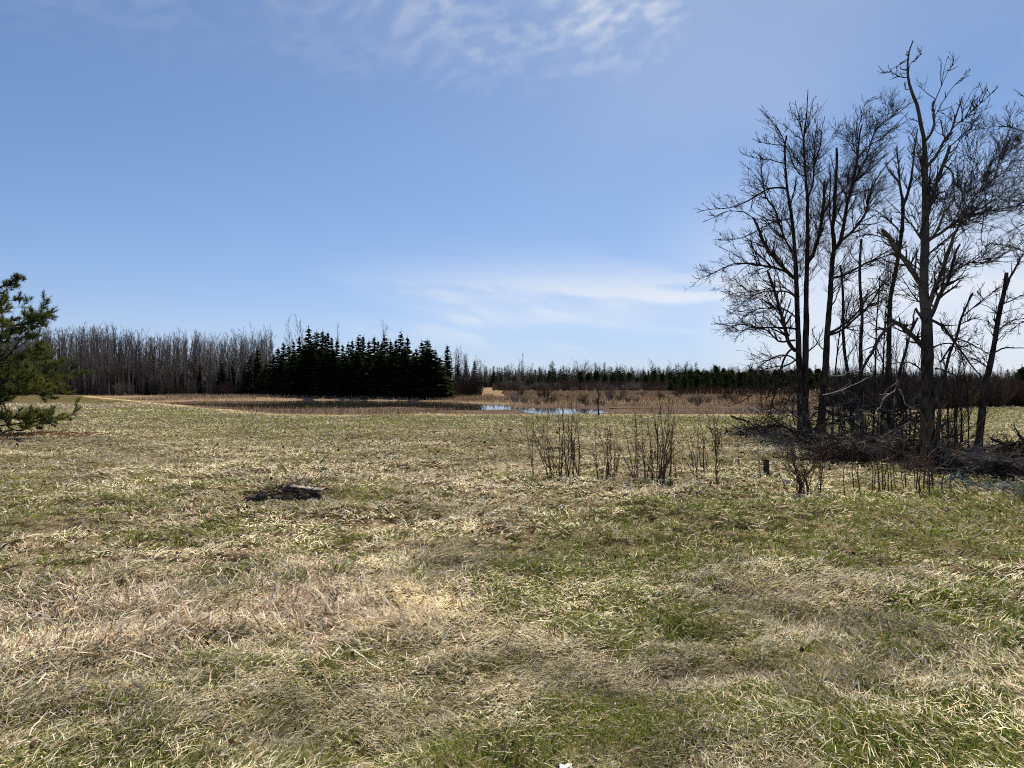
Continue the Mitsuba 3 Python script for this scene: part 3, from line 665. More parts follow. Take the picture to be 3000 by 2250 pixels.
for q in range(14):
    px = rg.uniform(785, 935); sz = rg.uniform(.03, .075)
    rock('small dark clod of earth in the low heap under the board', px, 1462 - .07 * (px - 785) + rg.uniform(-6, 5), [sz * 1.3, sz, sz * .8], ('black_rock_mat', 'rock_mat')[q % 2], 70 + q, 'earth_clod', rough=.9, cat='clod', sub=2)
    labels['earth_clod' if q == 0 else f'earth_clod_{q:03d}']['group'] = 'clods of the heap under the board'
for q, (pa, pb) in enumerate((((800, 1468), (845, 1455)), ((835, 1466), (880, 1460)), ((880, 1463), (926, 1455)), ((860, 1452), (905, 1444)))):
    stick(('leftmost', 'second', 'third', 'hindmost')[q] + ' thin dark stick lying on the low heap under the board', [pa, ((pa[0] + pb[0]) / 2, (pa[1] + pb[1]) / 2 - 4), pb], gp((pa[0] + pb[0]) / 2, max(pa[1], pb[1]))[1], (1.5, .9), 'dead_mat', 'heap_stick', seed=30 + q, twig=2, cat='stick')
rock('pale rounded stone in the grass left of the red bush', 2306, 1420, [.065, .06, .055], 'white_rock_mat', 16)
for px, py, l in ((795, 1464, 'flat grey shard lying just right of the jagged boulder'), (850, 1445, 'thin grey slab leaning on the middle of the rubble'), (905, 1459, 'small white chip in front of the rubble')):
    rock(l, px, py, [.09, .05, .03], 'white_rock_mat' if 'white' in l else 'rock_mat', px)
b0, b1 = gp(848, 1455), gp(930, 1450)
pl = trimesh.creation.box([.50, .06, .016], ).subdivide().subdivide()
v = np.array(pl.vertices); v += .004 * (meshkit.fbm(v * 30, 3, 5) - .5)[:, None]
k = thing('weathered_board', 'short pale weathered board lying tilted on top of the rubble', 'board')
scene[k] = mikit.ply((v, np.array(pl.faces)), 'pale_mat', to_world=T().translate([(b0[0] + b1[0]) / 2 + .07, b0[1] + .06, b0[2] + .175]).rotate([0, 0, 1], -6).rotate([0, 1, 0], 6).rotate([1, 0, 0], 24))
t = thing('shepherd_hook', 'thin black double-crook garden hook standing behind the low brush pile', 'garden hook')
arc = lambda cx, cy, r, a0, a1: [(cx + r * math.cos(q), cy - r * math.sin(q)) for q in np.linspace(a0, a1, 12)]
for nm, pts in (('pole', [(2936, 1366), (2936, 1340), (2936, 1302)]), ('crook', [(2936, 1310)] + arc(2921.5, 1301, 14.5, 0, math.pi * 1.05)), ('crook', [(2936, 1312)] + arc(2949.5, 1307, 13.5, math.pi, -.15))):
    Q = limb3(pts, 16.0, 0, (.9, .9), 16)
    put(part(t, nm), tubes(Q[None, :, :3], np.full((1, 16), .0075), 6, True), 'iron_mat', True)
g = gp(1658, 2296)
u, w = np.meshgrid(np.linspace(-1, 1, 13), np.linspace(-1, 1, 9))
zz = .022 * meshkit.fbm(np.stack([u * 2, w * 2, u * 0], -1).reshape(-1, 3), 3, 8).reshape(u.shape)
V = np.stack([g[0] + u * .026, g[1] + w * .02 + .008 * np.sin(u * 4), g[2] + .045 + zz], -1).reshape(-1, 3)
i, j = np.meshgrid(np.arange(8), np.arange(12), indexing='ij')
q = np.stack([i * 13 + j, i * 13 + j + 1, (i + 1) * 13 + j + 1, (i + 1) * 13 + j], -1).reshape(-1, 4)
k = thing('paper_scrap', 'small crumpled white scrap lying in the grass at the bottom edge', 'scrap'); put(k, (V, q), 'paper_mat', True)


# ------------------------------------------------------------------ pine at the left edge
def needles(E, D, rg, n=12, l=(.07, .14), w=.006):
    """tufts of needles at E pointing around D"""
    N = len(E)
    d = unit(D[:, None] * .9 + .62 * rg.standard_normal((N, n, 3)))
    L = rg.uniform(*l, (N, n, 1))
    s = unit(np.cross(d, rg.standard_normal((N, n, 3)))) * w
    p = E[:, None] - D[:, None] * rg.uniform(0, .10, (N, n, 1))
    V = np.stack([p - s, p + s, p + d * L + s * .5, p + d * L - s * .5], 2).reshape(-1, 3)
    k = np.arange(N * n)[:, None] * 4
    return V, np.vstack([k + [0, 1, 2], k + [0, 2, 3]])


def pine(label, d0, trunk, limbs, seed, dens=1.0, base='pine_tree', dx=-34):
    rg = np.random.default_rng(seed)
    limbs = [([(x + dx, y) for x, y in l[0]], *l[1:]) for l in limbs]
    t = thing(base, label, 'tree' if base == 'pine_tree' else 'branch')
    if trunk:
        put(part(t, 'trunk'), trunk_mesh(limb3(trunk[0], d0, 0, trunk[1], 20), seed=seed), 'bark_mat', True)
    PP, RR = [], []
    for l in limbs:
        Q = limb3(l[0], d0, l[2], l[1], 14)
        put(part(t, 'limb'), trunk_mesh(Q, 7, False, seed, 16), 'bark_mat', True)
        PP.append(Q[:, :3]); RR.append(Q[:, 3])
    P, R = np.array(PP), np.array(RR)
    s = spawn(P, R, 5.2 * dens, rg, .4, 1, (30, 65), (.14, .36), .8, .5, .006, .08, .3)
    s[1][:, 2] *= .25
    P1, R1 = grow(*s, 6, rg, .13, (0, 0, 1), .09, .4)
    s = spawn(P1, R1, 8.5 * dens, rg, .25, 1, (30, 60), (.25, .55), .32, .6, .004, .10)
    P2, R2 = grow(*s, 4, rg, .15, (0, 0, 1), .12, .5)
    k = part(t, 'twigs'); put(k, join([tubes(P1, R1, 4), tubes(P2, R2, 3)]), 'bark_mat'); labels[k] = {'kind': 'stuff'}
    E, D = [], []
    for Pq, ks in ((P1, (3, 4, 5, 6)), (P2, (2, 3, 4)), (P[:, ::2], (5, 6))):
        for kk in ks:
            E.append(Pq[:, kk]); D.append(unit(Pq[:, kk] - Pq[:, kk - 1]))
    k = part(t, 'needles'); put(k, needles(np.vstack(E), unit(np.vstack(D) + [0, 0, .35]), rg, 13), 'pine_mat'); labels[k] = {'kind': 'stuff'}


pine('large pine reaching in from the left edge with drooping green boughs', 25,
     ([(-190, 1290), (-185, 1100), (-178, 900), (-170, 760), (-167, 700)], (20, 6)),
     [([(-172, 880), (-60, 855), (10, 848), (39, 838), (81, 816)], (3.5, .8), -.2),
      ([(-175, 950), (-80, 900), (-20, 890), (30, 885), (75, 880)], (4, 1), .4), ([(-176, 970), (-60, 935), (10, 915), (60, 905)], (3.5, .9), -.5),
      ([(-178, 1010), (-80, 975), (0, 959), (60, 955), (98, 949), (135, 935), (156, 920)], (4.5, 1), -.2), ([(60, 955), (110, 950), (150, 948), (184, 946)], (2, .8), .2),
      ([(-180, 1110), (-70, 1095), (20, 1063), (65, 1037), (88, 1001), (110, 982)], (7, 1.6), -.2), ([(-60, 1090), (33, 1057), (81, 1040), (124, 1021), (150, 1010)], (4.5, 1.2), .2),
      ([(-180, 1100), (-80, 1060), (0, 1030), (40, 1010)], (4, 1.2), .6), ([(-180, 1130), (-60, 1115), (40, 1095), (110, 1078), (170, 1068), (190, 1064)], (4.5, 1), .3),
      ([(-182, 1160), (-80, 1150), (20, 1120), (100, 1105), (150, 1104), (205, 1108)], (4.5, 1), -.4), ([(-182, 1170), (-60, 1160), (40, 1140), (120, 1132), (165, 1135), (200, 1142)], (4, 1), .4),
      ([(-184, 1220), (-80, 1200), (0, 1174), (26, 1161), (52, 1154), (110, 1150), (160, 1155)], (6, 1.2), -.1), ([(-182, 1190), (-60, 1165), (40, 1150), (100, 1145), (140, 1150)], (4, 1), .5),
      ([(-180, 1090), (-60, 1080), (30, 1072), (100, 1058), (150, 1050)], (4, 1), .7), ([(-176, 960), (-90, 960), (0, 985), (70, 990)], (4, 1), -.6),
      ([(-180, 1060), (-100, 1010), (-40, 990), (30, 980), (90, 975)], (4, 1), .8)], 70)
pine('broken pine bough with green tips lying on the ground under the large pine', 25.5, None,
     [([(-160, 1262), (-40, 1255), (40, 1245), (100, 1238), (150, 1230), (200, 1225), (235, 1215)], (3.5, 1), .3), ([(-120, 1250), (0, 1228), (60, 1222), (120, 1222)], (3, 1), -.3), ([(40, 1245), (80, 1262), (110, 1250), (160, 1238)], (2.4, 1), -.4), ([(-80, 1262), (0, 1262), (50, 1270)], (3, 1), .3)], 71, .9, 'fallen_pine_bough', -22)
stick('dark stick leaning on the fallen pine bough', [(104, 1203), (130, 1226), (163, 1250)], 25.0, (2.2, 2.8), 'bark_mat', seed=21, twig=0)
stick('thin bleached stick lying right of the fallen pine bough', [(222, 1226), (240, 1229), (262, 1231)], 25.5, (1.2, .8), seed=22, twig=0)


# ------------------------------------------------------------------ woods: kinds built once, each tree placed by itself
def kind(key, parts):
    scene[key] = {'type': 'shapegroup', **{nm: mikit.ply(m, mat, smooth=sm) for nm, (m, mat, sm) in parts.items()}}


def place(base, kind_key, x, y, s=1.0, rot=0.0, label='', cat='tree', group=None, sz=None, z=None):
    k = thing(base, label, cat, group)
    scene[k] = {'type': 'instance', 'to_world': T().translate([x, y, (float(hz(x, y)) if z is None else z) - .06]).rotate([0, 0, 1], rot).scale([s, s, sz or s]), 'shapes': {'type': 'ref', 'id': kind_key}}
    return k


def mass(base, kind_key, x, y, s, rot, label, cat, group, sz):
    k = name(f'{base}__'); k = k if k[-1] != '_' else f'{base}__000'
    k = k.replace('___', '__')
    scene[k] = {'type': 'instance', 'to_world': T().translate([x, y, float(hz(x, y)) - .06]).rotate([0, 0, 1], rot).scale([s, s, sz]), 'shapes': {'type': 'ref', 'id': kind_key}}


stuff('bare_woods', 'grey mass of leafless trees and undergrowth deep inside the woods at left')
stuff('far_woods', 'mass of small trees at the back of the far tree line')


def bare_kind(key, seed, hgt=10.0, r0=.10, spread=1.0, mat='wood_mat', clear=.3):
    rg = np.random.default_rng(seed)
    P, R = grow(np.zeros((1, 3)), np.array([[rg.normal(0, .03), rg.normal(0, .03), 1]]), np.array([hgt]), np.array([r0]), 12, rg, .035, (0, 0, 1), .03, .12)
    s = spawn(P, R, 3.4, rg, clear, .98, (22, 48), (.14 * spread, .34 * spread), 4.5, .45, .018, .1, .6)
    P1, R1 = grow(*s, 7, rg, .11, (0, 0, 1), .10, .3)
    s = spawn(P1, R1, 3.0, rg, .15, 1, (20, 45), (.25, .5), 1.6, .55, .012, .2)
    P2, R2 = grow(*s, 4, rg, .14, (0, 0, 1), .10, .5)
    s = spawn(P2, R2, 2.6, rg, .2, 1, (20, 45), (.4, .7), .8, .8, .009, .2)
    P3, R3 = grow(*s, 2, rg, .14, (0, 0, 1), .10, .6)
    kind(key, {'trunk': (tubes(P, R, 6), mat, True), 'crown': (join([tubes(P1, R1, 3), tubes(P2, R2, 3), tubes(P3, R3, 3)]), mat, False)})


def spruce_kind(key, seed, hgt=10.0, rad=2.0, whorls=34, mat='spruce_mat', pw=.85, per=9):
    rg = np.random.default_rng(seed)
    ms = []
    for q in range(whorls):
        tt = .03 + .95 * q / whorls
        n_ = max(4, int(per * (1 - .45 * tt)))
        a = rg.uniform(0, 6.28) + np.arange(n_) * 2 * np.pi / n_ + rg.normal(0, .25, n_)
        L = rad * (1.02 - tt) ** pw * rg.uniform(.5, 1.2, n_) * (1 + .12 * math.sin(q * 1.7)) + .07
        z0 = hgt * tt + rg.normal(0, .17, n_)
        dr_ = np.stack([np.cos(a), np.sin(a), np.zeros(n_)], 1); sd = np.stack([-np.sin(a), np.cos(a), np.zeros(n_)], 1)
        droop = rg.uniform(.1, .42, n_)
        m_ = 7
        for w_ in range(m_):
            u_ = (w_ + 1.0) / m_
            for sg in (-1, 1):
                base_ = dr_ * (L * u_ * .92)[:, None]; base_[:, 2] = z0 - droop * L * u_ ** 1.3 + .22 * L * u_ ** 3
                ln = (.16 + .30 * (1 - u_ * .7)) * L * rg.uniform(.5, 1.2, n_) + .06
                tipv = base_ + (dr_ * .55 + sg * sd * .8) * ln[:, None]; tipv[:, 2] -= ln * rg.uniform(.0, .5, n_)
                wv = dr_ * (.13 * L + .075)[:, None]; wv[:, 2] += rg.normal(0, .06, n_)
                V = np.stack([base_ - wv, base_ + wv, tipv], 1).reshape(-1, 3)
                ms.append((V, np.arange(3 * n_).reshape(-1, 3)))
    top = np.array([[0, 0, hgt * 1.02]])
    ms.append((np.array([[.06, 0, hgt * .93], [-.06, 0, hgt * .93], [0, 0, hgt * 1.04], [0, .06, hgt * .93], [0, -.06, hgt * .93], [0, 0, hgt * 1.04]]), np.array([[0, 1, 2], [3, 4, 5]])))
    tr = tubes(np.array([[[0, 0, -.1], [0, 0, hgt * .5], [0, 0, hgt * .97]]]), np.array([[.13, .08, .02]]), 6)
    kind(key, {'trunk': (tr, 'bark_mat', True), 'crown': (join(ms), mat, False)})


def pine_kind(key, seed, hgt=6.0, rad=2.1):
    rg = np.random.default_rng(seed)
    n_ = 75
    tt = rg.uniform(.08, 1, n_) ** .9
    a = rg.uniform(0, 6.28, n_)
    L = rad * (1.06 - tt) ** .6 * rg.uniform(.55, 1.1, n_)
    d = np.stack([np.cos(a), np.sin(a), .25 + .5 * tt], 1)
    P, R = grow(np.stack([a * 0, a * 0, hgt * tt * .96], 1), d, L, np.full(n_, .03), 5, rg, .1, (0, 0, 1), .05)
    E, D = [], []
    for q in range(1, 6):
        for _ in range(3):
            E.append(P[:, q] + rg.normal(0, .16, (n_, 3))); D.append(unit(P[:, q] - P[:, q - 1]))
    nd = needles(np.vstack(E), unit(np.vstack(D) + [0, 0, .4]), rg, 7, (.2, .42), .045)
    tr = tubes(np.array([[[0, 0, -.1], [0, 0, hgt * .5], [0, 0, hgt * .95]]]), np.array([[.12, .08, .02]]), 6)
    kind(key, {'trunk': (join([tr, tubes(P, R, 3)]), 'bark_mat', False), 'crown': (nd, 'far_pine_mat', False)})


def shrub_kind(key, seed, hgt=2.2, n_=26, mat='wood_mat', sp=.5, r=.016):
    rg = np.random.default_rng(seed)
    a = rg.uniform(0, 6.28, n_)
    d = np.stack([np.cos(a) * sp * rg.random(n_), np.sin(a) * sp * rg.random(n_), np.ones(n_)], 1)
    P, R = grow(np.stack([np.cos(a) * .25, np.sin(a) * .25, a * 0], 1), d, hgt * rg.uniform(.6, 1.1, n_), np.full(n_, r), 6, rg, .09, (0, 0, 1), .03, .4)
    P1, R1 = grow(*spawn(P, R, 4, rg, .2, 1, (20, 45), (.2, .45), 1.2, .6, .009, .2), 3, rg, .12, (0, 0, 1), .1, .5)
    P2, R2 = grow(*spawn(P1, R1, 4, rg, .1, 1, (20, 45), (.3, .6), .6, .8, .007, .2), 2, rg, .12, (0, 0, 1), .1, .6)
    kind(key, {'stems': (tubes(P, R, 4), mat, True), 'twigs': (join([tubes(P1, R1, 3), tubes(P2, R2, 3)]), mat, False)})


for q in range(6):
    bare_kind(f'hardwood_kind_{q}', 100 + q, 10, .085 + .012 * q, (1.0, .8, 1.2, .9, 1.4, .7)[q], clear=(.25, .4, .2, .35, .15, .45)[q])
for q in range(5):
    spruce_kind(f'spruce_kind_{q}', 120 + q, 10, (2.0, 1.6, 2.3, 1.15, 2.7)[q], (48, 50, 46, 54, 46)[q], pw=(.85, .9, .75, .8, .8)[q])
spruce_kind('small_spruce_kind', 130, 10, 1.7, 20, per=7)
for q in range(3):
    pine_kind(f'small_pine_kind_{q}', 140 + q)
for q in range(3):
    shrub_kind(f'shrub_kind_{q}', 150 + q, 2.4, 30 + 6 * q, ('bark_mat', 'sapling_mat', 'wood_mat')[q], .6, .022)
shrub_kind('red_shrub_kind', 155, 1.3, 40, 'red_mat', .35, .014)

rg = np.random.default_rng(200)
# --- the dark stand of spruces beyond the marsh: (top px, top py, depth, kind, label or None)
ZS = ((880, 'at the left end of the stand'), (1000, 'in the left part of the stand'), (1110, 'in the middle of the stand'), (1230, 'in the right part of the stand'), (9999, 'at the right end of the stand'))
KS = ('ragged dark spruce', 'plain pointed dark spruce', 'wide dark spruce', 'narrow spire-like dark spruce', 'low broad dark spruce at the front')
SPR = [(904, 947, 106, 0), (877, 976, 104, 1), (928, 963, 105, 2), (945, 960, 103, 3), (953, 973, 106, 3), (961, 965, 104, 3), (972, 979, 103, 3), (988, 989, 101, 1), (1004, 1001, 106, 1), (1020, 995, 104, 0), (1032, 989, 103, 1), (1051, 973, 102, 0),
       (1064, 976, 104, 3), (1081, 989, 102, 1), (1096, 976, 100, 1), (1107, 989, 103, 3), (1127, 973, 104, 0), (1118, 995, 99, 3), (1175, 963, 97, 0), (1194, 979, 99, 1), (1219, 1014, 101, 1), (1236, 990, 97, 0), (1252, 984, 94, 2), (1275, 1014, 93, 0),
       (1311, 1004, 104, 1), (1289, 1036, 95, 4), (1341, 1060, 118, 1), (1365, 1058, 122, 1), (1390, 1052, 126, 1), (831, 995, 104, 1), (845, 1003, 106, 0), (815, 1012, 103, 2), (755, 1017, 108, 1), (800, 1030, 105, 0), (860, 990, 107, 1), (910, 985, 100, 4), (890, 1000, 100, 4),
       (940, 1005, 99, 4), (975, 1015, 98, 4), (1010, 1025, 97, 4), (1045, 1015, 97, 4), (1080, 1025, 96, 4), (1115, 1020, 95, 4), (1150, 1005, 95, 4), (1185, 1010, 94, 4), (1215, 1030, 93, 4), (1145, 990, 99, 1), (1160, 985, 100, 1), (1260, 1005, 92, 4), (860, 1025, 101, 4), (825, 1045, 102, 4), (780, 1060, 106, 2)]
SPEC = {904: 'tallest dark spruce rising in the left part of the spruce stand', 1175: 'broad tall dark spruce with a ragged top near the right of the stand', 1252: 'wide pointed dark spruce at the right end of the stand', 1311: 'narrow spruce standing apart at the right behind the stand',
        755: 'spruce half hidden among the bare trees at the left of the stand', 945: 'very narrow spire-shaped spruce left of the middle of the stand'}
rgs = np.random.default_rng(77)
for px in range(842, 1296, 17):
    SPR.append((px + int(rgs.integers(-6, 7)), int(np.interp(px, [842, 900, 1000, 1180, 1250, 1296], [1025, 985, 1010, 995, 1010, 1045]) + rgs.integers(14, 60)), float(rgs.uniform(96, 107)), int(rgs.choice([0, 2, 1, 4]))))
for px, py, d, kq in SPR:
    hgt = (HY - py) / F * d + H
    x = (px - 1500) / F * d
    place('dark_spruce_tree', f'spruce_kind_{kq}', x, d, rg.uniform(.95, 1.25) * (hgt / 10) ** .5, rg.uniform(0, 360), SPEC.get(px) or KS[kq] + ' ' + next(w for l_, w in ZS if px < l_), 'tree', None if px in SPEC else KS[kq] + ' ' + next(w for l_, w in ZS if px < l_), sz=hgt / 10.3)
def zone(px, table):
    return next(w for lim, w in table if px < lim)


WOODZ = ((225, 'behind the pine'), (420, 'right of the pine'), (600, 'left of the spruces'), (9999, 'beside the spruce stand'))
FARZ = ((1600, 'by the grassy trail'), (1800, 'above the bright pond'), (2060, 'above the sapling row'), (2400, 'behind the young pines'), (2760, 'seen between the aspen trunks'), (9999, 'at the far right behind the hedge'))
# --- bare woods at left
tops = lambda px: np.interp(px, [-100, 200, 350, 420, 500, 640, 760], [998, 982, 980, 1004, 996, 1004, 996])
nW = 0
for row, (d, step) in enumerate(((117, 13), (121, 14), (126, 15), (132, 16), (139, 13), (147, 13), (156, 14), (168, 14))):
    px = -90 + rg.uniform(0, 8)
    while px < 790:
        dd = d + rg.uniform(-2.5, 2.5)
        hgt = max(5.5, (HY - tops(px) - rg.normal(0, 11) + 6 * (row < 4)) / F * dd + H)
        x = (px - 1500) / F * dd
        (mass if row > 3 else place)('bare_woods' if row > 3 else 'bare_hardwood_tree', f'hardwood_kind_{rg.integers(6)}', x, dd, hgt / 10 * rg.uniform(.8, 1.1), rg.uniform(0, 360), ('bare tree at the front of the left woods, ', 'bare tree deep in the left woods, ')[row > 1] + zone(px, WOODZ), 'tree', ('front trees of the left woods ', 'inner trees of the left woods ')[row > 1] + zone(px, WOODZ), sz=hgt / 10)
        px += step * rg.uniform(.55, 1.5); nW += 1
for px, py, l in ((741, 954, 'bare round-topped tree standing high left of the spruce stand'), (785, 966, 'bare tree just right of the round-topped one'), (804, 962, 'second bare tree just right of the round-topped one'), (855, 935, 'tallest bare tree behind the left spruces'), (890, 941, 'bare tree rising behind the tallest spruce'), (978, 951, 'bare treetop showing behind the narrow spires'), (1127, 951, 'bare treetop showing behind the middle of the spruce stand')):
    d = 112; hgt = (HY - py) / F * d + H
    place('bare_hardwood_tree', f'hardwood_kind_{(px % 3) * 2}', (px - 1500) / F * d, d, hgt / 10 * .8, px, l, 'tree', None, sz=hgt / 10)
for px in np.arange(1318, 1408, 5.5):
    d = rg.uniform(108, 128); py = np.interp(px, [1318, 1340, 1400], [1022, 1025, 1062]) + rg.normal(0, 6); hgt = (HY - py) / F * d + H
    place('bare_hardwood_tree', f'hardwood_kind_{rg.integers(6)}', (px - 1500) / F * d, d, hgt / 10 * 1.1, rg.uniform(0, 360), 'small bare grey tree at the corner right of the spruce stand', 'tree', 'bare trees right of the spruce stand', sz=hgt / 10)
for px in np.arange(1330, 1405, 9):
    d = rg.uniform(100, 106)
    place('grey_shrub', f'shrub_kind_{rg.integers(3)}', (px - 1500) / F * d, d, rg.uniform(.9, 1.5), rg.uniform(0, 360), 'bushy grey shrub at the foot of the bare trees right of the spruces', 'shrub', 'shrubs right of the spruce stand')
for d in (124, 134, 145, 158, 172):
    for px in np.arange(-90, 790, 13):
        mass('bare_woods', f'shrub_kind_{rg.integers(3)}', (px + rg.uniform(-8, 8) - 1500) / F * d, d + rg.uniform(-4, 4), rg.uniform(1.1, 1.9), rg.uniform(0, 360), '', '', None, rg.uniform(1.0, 2.1))
for px in (431, 512, 585, 650, 682, 715, 738):
    d = rg.uniform(113, 119); hgt = rg.uniform(2.5, 5) + (2 if px > 630 else 0)
    place('young_spruce_tree', f'spruce_kind_{rg.integers(5)}', (px - 1500) / F * d, d, hgt / 10 * 1.1, rg.uniform(0, 360), 'young dark evergreen under the bare woods, left of the spruce stand', 'tree', 'young evergreens in the bare woods', sz=hgt / 10)
for px in np.arange(-60, 770, 26):
    d = rg.uniform(112, 116); px = px + rg.uniform(-9, 9)
    place('undergrowth_shrub', f'shrub_kind_{rg.integers(3)}', (px - 1500) / F * d, d, rg.uniform(.5, 1.1), rg.uniform(0, 360), 'low bare shrub along the foot of the bare woods at left', 'shrub', 'undergrowth of the bare woods')
for d in (120, 128, 137, 147):
    for px in np.arange(-620, -92, 24):
        mass('bare_woods', f'hardwood_kind_{rg.integers(6)}', (px + rg.uniform(-9, 9) - 1500) / F * d, d + rg.uniform(-3, 3), rg.uniform(.8, 1.1), rg.uniform(0, 360), '', '', None, rg.uniform(.8, 1.05))
# --- far woods
nF = 0
for d, step in ((330, 16), (345, 13), (360, 12), (374, 11), (386, 9), (398, 9), (410, 9), (422, 9), (434, 9)):
    px = 1400 + rg.uniform(0, 8) if d > 350 else 1452
    while px < 3080:
        dd = d + rg.uniform(-8, 8)
        py = 1085 + rg.normal(0, 5) - rg.uniform(6, 22) * (rg.random() < .2) + 8 * sstep(2350, 2750, px) + (8 if d < 350 else 0)
        hgt = (HY - py) / F * dd + H - .6
        x = (px - 1500) / F * dd
        if rg.random() < .55:
            (mass if d > 365 else place)('far_woods' if d > 365 else 'far_spruce_tree', 'small_spruce_kind', x, dd, hgt / 10 * rg.uniform(1.4, 2.1), rg.uniform(0, 360), 'small dark spruce in the far tree line ' + zone(px, FARZ), 'tree', 'far spruces ' + zone(px, FARZ), sz=hgt / 10.3)
        else:
            (mass if d > 365 else place)('far_woods' if d > 365 else 'far_bare_tree', f'hardwood_kind_{rg.integers(6)}', x, dd, hgt / 10 * 1.6, rg.uniform(0, 360), 'small bare tree in the far tree line ' + zone(px, FARZ), 'tree', 'far bare trees ' + zone(px, FARZ), sz=hgt / 10 * 1.04)
        px += step * rg.uniform(.5, 1.5); nF += 1
for d in (352, 380, 410):
    for px in np.arange(3090, 3800, 20):
        mass('far_woods', ('small_spruce_kind', 'hardwood_kind_2')[int(rg.integers(2))], (px + rg.uniform(-8, 8) - 1500) / F * d, d, rg.uniform(1.0, 1.6), rg.uniform(0, 360), '', '', None, rg.uniform(.7, 1.0))
# green pines, nearer, in front of the right part of the far line
for row, (d, y0) in enumerate(((172, 1104), (183, 1098), (195, 1093), (208, 1090))):
    for px in np.arange(1960 + 12 * row, 2420, 21):
        q = px + rg.uniform(-8, 8); dd = d + rg.uniform(-3, 3)
        py = y0 + rg.normal(0, 6) - 10 * (rg.random() < .15) + 10 * (1 - sstep(1960, 2050, q))
        hgt = (HY - py) / F * dd + H
        place('young_pine_tree', f'small_pine_kind_{rg.integers(3)}', (q - 1500) / F * dd, dd, hgt / 6 * rg.uniform(.9, 1.25), rg.uniform(0, 360), 'young green pine in the thicket beyond the marsh at right', 'tree', 'young pines beyond the marsh', sz=hgt / 6)
for px in np.arange(1700, 1970, 24):
    dd = 260 + rg.uniform(-12, 12); hgt = (HY - 1096 - rg.normal(0, 5)) / F * dd + H
    place('young_pine_tree', f'small_pine_kind_{rg.integers(3)}', (px - 1500) / F * dd, dd, hgt / 6 * 1.1, rg.uniform(0, 360), 'dull green young pine before the middle of the far tree line', 'tree', 'young pines before the far tree line', sz=hgt / 6)
# brown alder thicket in front of the far line
for row, (d, y0) in enumerate(((185, 1130), (205, 1124), (228, 1117))):
    for px in np.arange(1447 + 6 * row, 2080 if row else 2010, 9.5):
        q = px + rg.uniform(-7, 7); dd = d + rg.uniform(-6, 6)
        hgt = max(1.2, (HY - y0 - rg.normal(0, 5)) / F * dd + H)
        place('alder_shrub', f'shrub_kind_{rg.integers(3)}', (q - 1500) / F * dd, dd, hgt / 2.4 * 1.5, rg.uniform(0, 360), 'brown leafless alder shrub across the marsh ' + zone(px, FARZ), 'shrub', 'alder shrubs ' + zone(px, FARZ), sz=hgt / 2.4)
for px in np.arange(1985, 2330, 11):
    dd = rg.uniform(120, 138)
    place('red_shrub', 'red_shrub_kind', (px - 1500) / F * dd, dd, rg.uniform(.8, 1.3), rg.uniform(0, 360), 'low reddish shrub at the foot of the young pines', 'shrub', 'reddish shrubs before the young pines')
for px, py, s, l in ((1582, 1163, .55, 'narrow dark shrub standing alone in the tan meadow'), (1600, 1164, .8, 'dark round shrub in the tan meadow beside the narrow one'), (1787, 1168, .7, 'dark shrub in the tan meadow right of the pond tree'), (1524, 1160, .7, 'grey shrub near the grassy trail'), (2130, 1170, .5, 'small shrub in the meadow before the red shrubs')):
    g = gp(px, py); place('meadow_shrub', f'shrub_kind_{px % 3}', g[0], g[1], s, px, l, 'shrub')
rg = np.random.default_rng(210)
for q in range(46):
    g = gp(rg.uniform(1440, 2320), rg.uniform(1151, 1184)); s_ = rg.uniform(.18, .42)
    place('low_shrub', f'shrub_kind_{rg.integers(3)}', g[0], g[1], s_ * 1.5, rg.uniform(0, 360), 'low brown shrub scattered in the wet meadow beyond the pond', 'shrub', 'low shrubs of the wet meadow', sz=s_)
g = gp(1524, 1152); place('meadow_tree', 'hardwood_kind_1', g[0], g[1], .7, 30, 'thin bare tree rising from the alder thicket near the trail', 'tree', sz=.75)
HZ = lambda px: zone(px, ((2560, 'behind the dark leaning tree'), (2740, 'behind the pale mottled trunk'), (2900, 'between the two rightmost trunks'), (9999, 'at the right edge')))
# hedge of shrubs at right, behind the brush
for px in np.arange(2420, 3080, 13):
    for dd0, hh in ((50, 2.1), (56, 2.6), (64, 3.0)):
        q = px + rg.uniform(-8, 8); dd = dd0 + max(0, (q - 2500)) * .006 + rg.uniform(-1.5, 1.5)
        if q < 2480 and dd0 < 60:
            continue
        place('hedge_shrub', f'shrub_kind_{rg.integers(2)}', (q - 1500) / F * dd, dd, hh / 2.4 * rg.uniform(.8, 1.2), rg.uniform(0, 360), 'dark bare shrub in the hedge ' + HZ(px), 'shrub', 'hedge shrubs ' + HZ(px), sz=hh / 2.4 * rg.uniform(.45, .95))
stuff('hedge_end', 'far continuation of the bare hedge beyond the right edge')
for px in np.arange(3090, 3800, 17):
    for dd in (54, 60, 68):
        mass('hedge_end', f'shrub_kind_{rg.integers(2)}', (px + rg.uniform(-8, 8) - 1500) / F * dd, dd + 4 + rg.uniform(-1.5, 1.5), rg.uniform(.8, 1.2), rg.uniform(0, 360), '', '', None, rg.uniform(.5, .95))
d = 75; place('edge_pine_tree', 'small_pine_kind_0', (2998 - 1500) / F * d, d, .75, 10, 'dark green pine above the hedge at the right edge', 'tree', sz=.56)
